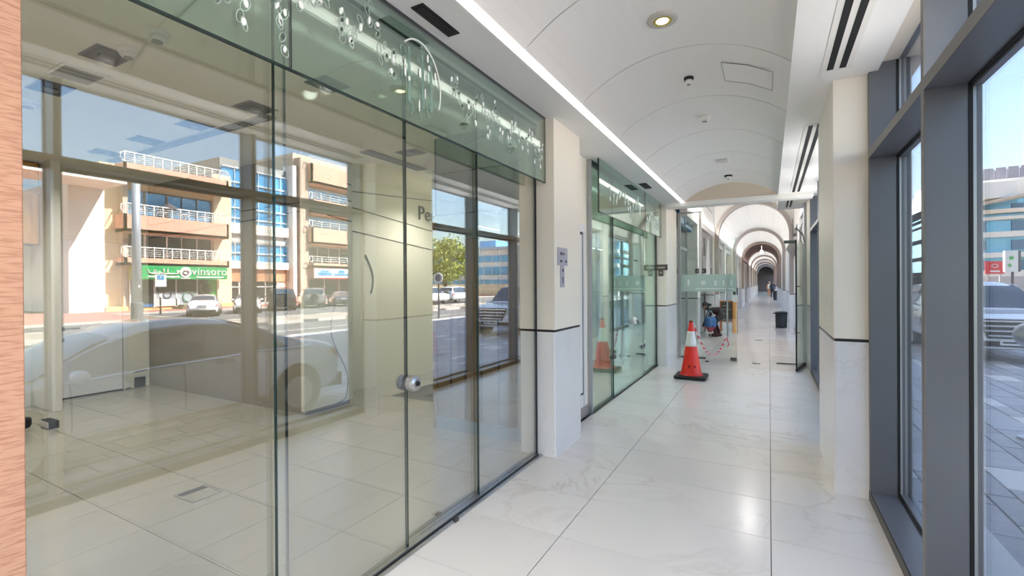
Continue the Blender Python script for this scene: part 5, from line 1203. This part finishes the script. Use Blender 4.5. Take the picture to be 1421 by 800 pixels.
def car(name, label, spec, paint, loc, rz, group=None, detail=1, under=None):
    S = spec; L, hwm = S['L'], S['W']/2; t = thing(name, label, 'car', loc, rz, group)
    def ring(tt):
        hw, g, b, zt, zb = (interp(S[k], tt) for k in ('hw', 'g', 'belt', 'top', 'zb')); hw *= hwm/.91; g *= hwm/.91
        if zt-b < .10: g = max(g, hw*.86)
        b = min(b, zt-.015)
        return [(0, zb), (hw*.84, zb), (hw*.955, zb+.09), (hw, zb+.42*(b-zb)), (hw*.985, zb+.78*(b-zb)), (hw*.95, b), (g, zt-.035*(1 if zt-b > .1 else .3)), (g*.62, zt-.004), (0, zt)]
    def pos(tt, seg, f, off=0.):
        r = ring(tt); (x0, z0), (x1, z1) = r[seg], r[seg+1]; x, z = x0+(x1-x0)*f, z0+(z1-z0)*f
        nx, nz = (z1-z0), -(x1-x0); n_ = math.hypot(nx, nz) or 1
        return Vector((x+off*nx/n_, -L/2+L*tt, z+off*nz/n_))
    N = 44 if detail else 26
    ts = [i/N for i in range(N+1)]; mb = MB(); rows = []
    for tt in ts:
        r = ring(tt); row = [(x, -L/2+L*tt, z) for x, z in r] + [(-x, -L/2+L*tt, z) for x, z in r[-2:0:-1]]; rows.append(row)
    k = len(rows[0]); mb.v = [p for r in rows for p in r]; mb.mi = []
    mb.f = [(i*k+j, i*k+(j+1) % k, (i+1)*k+(j+1) % k, (i+1)*k+j) for i in range(N) for j in range(k)] + [tuple(range(k)), tuple(N*k+j for j in range(k-1, -1, -1))]; mb.mi = [0]*len(mb.f)
    body = part('body', mb, paint, t, smooth=True)
    if detail: m_ = body.modifiers.new('sub', 'SUBSURF'); m_.levels = 1; m_.render_levels = 1
    # side glass (tapers with the roof), windscreen and rear screen
    ta, tb = S['side']
    for s_ in (1, -1):
        P = []
        for i in range(25):
            tt = ta+(tb-ta)*i/24; r = ring(tt); h_ = r[6][1]-r[5][1]
            lo_, hi_ = .10, (.90 if h_ > .12 else .5)
            P.append([Vector((p.x*s_, p.y, p.z)) for p in (pos(tt, 5, lo_, .007), pos(tt, 5, (lo_+hi_)/2, .012), pos(tt, 5, hi_, .007))])
        part('side_glass', MB().grid(P), car_glass, t, smooth=True)
        if detail:
            part('chrome_line', MB().tube([Vector((pos(ta+(tb-ta)*i/24, 5, .05, .012).x*s_, pos(ta+(tb-ta)*i/24, 5, .05).y, pos(ta+(tb-ta)*i/24, 5, .05).z)) for i in range(25)], .010, 5), chrome, t)
            part('chrome_line', MB().tube([Vector((pos(ta+(tb-ta)*i/24, 5, .93, .010).x*s_, pos(ta+(tb-ta)*i/24, 5, .93).y, pos(ta+(tb-ta)*i/24, 5, .93).z)) for i in range(25)], .008, 5), chrome, t)
    for nm, (a, b) in (('windscreen', S['wind']), ('rear_screen', S['rear'])):
        P = []
        for i in range(9):
            tt = a+(b-a)*i/8; row = []
            for seg, f in ((6, .06), (6, .6), (7, .2), (7, .6), (7, 1.0)):
                p = pos(tt, seg, f); row.append(p+Vector((0, .004 if nm == 'windscreen' else -.004, .010)))
            P.append([Vector((-p.x, p.y, p.z)) for p in row[:-1]][:] + [row[-1]] + [p for p in row[:-1]][::-1])
        part(nm, MB().grid(P), car_glass, t, smooth=True)
    # wheels in dark arches
    for tw in S['wt']:
        yw = -L/2+L*tw; wr = S['wr']
        for s_ in (1, -1):
            xw = hwm*.985*s_
            part('wheel_arch', MB().lathe([(0, -.30), (wr*1.17, -.30), (wr*1.17, .002), (0, .002)], (0, 0, 0), 24, 'x'), grille_b, t) if False else None
            mb = MB(); mb.lathe([(0, -.28), (wr*1.16, -.28), (wr*1.16, .004), (0, .004)], (0, 0, 0), 28, 'x'); mb.v = [(xw+x_*s_, yw+y_, wr+.03+z_) for x_, y_, z_ in mb.v]
            ar = part('wheel_arch', mb, grille_b, t)
            mb = MB(); mb.lathe([(wr*.66, .014), (wr*.97, .02), (wr, .0), (wr, -.2), (wr*.6, -.2)], (0, 0, 0), 28, 'x'); mb.v = [(xw+x_*s_, yw+y_, wr+z_) for x_, y_, z_ in mb.v]
            wh = part('wheel', mb, tyre, t, smooth=False)
            mb = MB()
            for q in range(7):
                a = q*math.tau/7; mb.bar((.012, 0, 0), (.012, wr*.64*math.cos(a), wr*.64*math.sin(a)), .05, .02, up=(1, 0, 0))
            mb.lathe([(0, .02), (.06, .02), (.06, -.02)], (0, 0, 0), 12, 'x'); mb.lathe([(wr*.60, .018), (wr*.68, .018), (wr*.68, -.05)], (0, 0, 0), 24, 'x')
            mb.v = [(xw+x_*s_, yw+y_, wr+z_) for x_, y_, z_ in mb.v]
            part('rim', mb, rim_m, wh)
    # lamps, grille, plates, mirrors
    suv = S is SUV; zf = .80 if suv else .60
    fr = L/2
    for s_ in (1, -1):
        for nm, ts_, sg_, m_ in (('head_lamp', (.905, .985), (4, .25, 1.0), lamp_w), ('tail_lamp', (.006, .055), (4, .2, 1.0), lamp_red)):
            P = []
            for i in range(6):
                tt = ts_[0]+(ts_[1]-ts_[0])*i/5; P.append([Vector((p.x*s_, p.y, p.z)) for p in (pos(tt, sg_[0], sg_[1], .012), pos(tt, sg_[0], (sg_[1]+sg_[2])/2, .02), pos(tt, sg_[0], sg_[2], .012))])
            part(nm, MB().grid(P), m_, t, smooth=True)
        ym = -L/2+L*(S['side'][1]-.035); xm = hwm*.98*s_; zm = interp(S['belt'], S['side'][1])+.07
        mb = MB().lathe([(0, -.12), (.07, -.10), (.095, -.03), (.095, .05), (.06, .11), (0, .12)], (0, 0, 0), 14, 'x'); mb.v = [(xm+.10*s_+x_, ym+y_*.75, zm+z_*.8) for x_, y_, z_ in mb.v]
        part('wing_mirror', mb, paint, t, smooth=True)
        if detail:
            for td in (.40, .60):
                p = pos(td, 4, .72, .02); part('door_handle', MB().bar((p.x*s_, p.y-.11, p.z), (p.x*s_, p.y+.11, p.z+.008), .03, .03), chrome, t)
            for td in (.315, .50, .715):
                part('door_seam', MB().tube([Vector((pos(td, sg_, f, .002).x*s_, pos(td, sg_, f).y, pos(td, sg_, f).z)) for sg_, f in ((2, .6), (3, .0), (3, .5), (4, 0), (4, .5), (4, 1))], .005, 4), seal, t)
            part('sill_trim', MB().bar((hwm*.95*s_, -L/2+L*.27, S['zb'][1][1]+.10), (hwm*.95*s_, -L/2+L*.73, S['zb'][1][1]+.10), .03, .05), grille_b, t)
    gw_ = .62 if suv else .45
    part('grille', MB().prism([(-gw_, fr-.05, zf+.20), (gw_, fr-.05, zf+.20), (gw_*.72, fr-.03, zf-.22), (-gw_*.72, fr-.03, zf-.22)], (0, .055, 0)), grille_b, t)
    for q in range(4):
        u = q/3; ww = gw_*(1-.26*u)*.97; part('grille_bar', MB().bar((-ww, fr+.035, zf+.16-.32*u), (ww, fr+.035, zf+.16-.32*u), .03, .035), chrome, t)
    part('lower_intake', MB().box(-hwm*.78, hwm*.78, fr-.12, fr+.01, .40 if suv else .26, .52 if suv else .36), grille_b, t)
    pl = part('number_plate', MB().box(-.26, .26, fr+.03, fr+.05, .44 if suv else .36, .56 if suv else .47), plate_m, t)
    part('plate_print', MB().box(-.22, -.12, fr+.05, fr+.053, .47 if suv else .39, .53 if suv else .44).box(-.05, .22, fr+.05, fr+.053, .48 if suv else .40, .52 if suv else .43), seal, pl)
    zr = .95 if suv else .78
    pl = part('number_plate', MB().box(-.26, .26, -fr-.03, -fr+.05, zr-.10, zr+.02), plate_m, t)
    part('plate_print', MB().box(-.22, -.12, -fr-.033, -fr-.03, zr-.07, zr-.01).box(-.05, .22, -fr-.033, -fr-.03, zr-.06, zr-.02), seal, pl)
    part('rear_bumper', MB().box(-hwm*.82, hwm*.82, -fr-.01, -fr+.25, .26, .46), grille_b, t)
    if suv and detail == 0:
        part('spare_wheel', MB().lathe([(0, -.1), (.30, -.08), (.33, 0), (.33, .12)], (0, -fr, .98), 18, 'y'), tyre, t)
    return t
silver = mat('silver paint', (232, 234, 238), .22, metal=.1, coat=1.0); white_car = mat('white paint car', (238, 238, 236), .25, coat=1.0)
black_car = mat('black paint car', (34, 36, 38), .2, coat=1.0); grey_car = mat('grey paint car', (112, 112, 112), .25, coat=1.0); dark_car = mat('slate paint car', (72, 78, 86), .25, coat=1.0); pearl = mat('pearl suv paint', (248, 249, 251), .22, coat=1.0)
car('parked_sedan', 'silver sedan parked close outside the windows, mirrored large in the shop glass', SEDAN, silver, (2.92, 2.95, GZ-.02), math.pi)
car('off_road_car', 'white off road car with chrome grille facing the viewer on the grey pavement', SUV, pearl, (4.62, 16.45, GZ), math.pi)
def parked(name, label, spec, paint, rear, heading):
    h = Vector((heading[0], heading[1])).normalized(); L = spec['L']
    rz = math.atan2(-h.x, h.y)
    return car(name, label, spec, paint, (rear[0]+h.x*L/2, rear[1]+h.y*L/2, -.38), rz, detail=0)
parked('parked_sedan', 'white sedan parked in front of the green sign shop steps', SEDAN, white_car, (28.3, 17.0), (.85, .53))
parked('parked_sedan', 'second white sedan parked right of the first, below the yellow pilaster', SEDAN, white_car, (29.1, 20.5), (.85, .53))
parked('parked_suv', 'black four by four parked before the blue glass facade', SUV, black_car, (30.2, 24.1), (.85, .53))
parked('parked_suv', 'grey four by four with a spare wheel parked before the balcony block', SUV, grey_car, (31.4, 28.0), (.85, .53))
parked('parked_sedan', 'slate grey car parked last in the row under the pale blue sign', SEDAN, dark_car, (31.8, 31.6), (.85, .53))
parked('parked_suv', 'light grey off road car parked under the yellow green tree', SUV, silver, (27.2, 41.6), (.1, 1))
parked('parked_suv', 'white off road car parked behind the light grey one under the tree', SUV, white_car, (26.6, 36.0), (.1, 1))
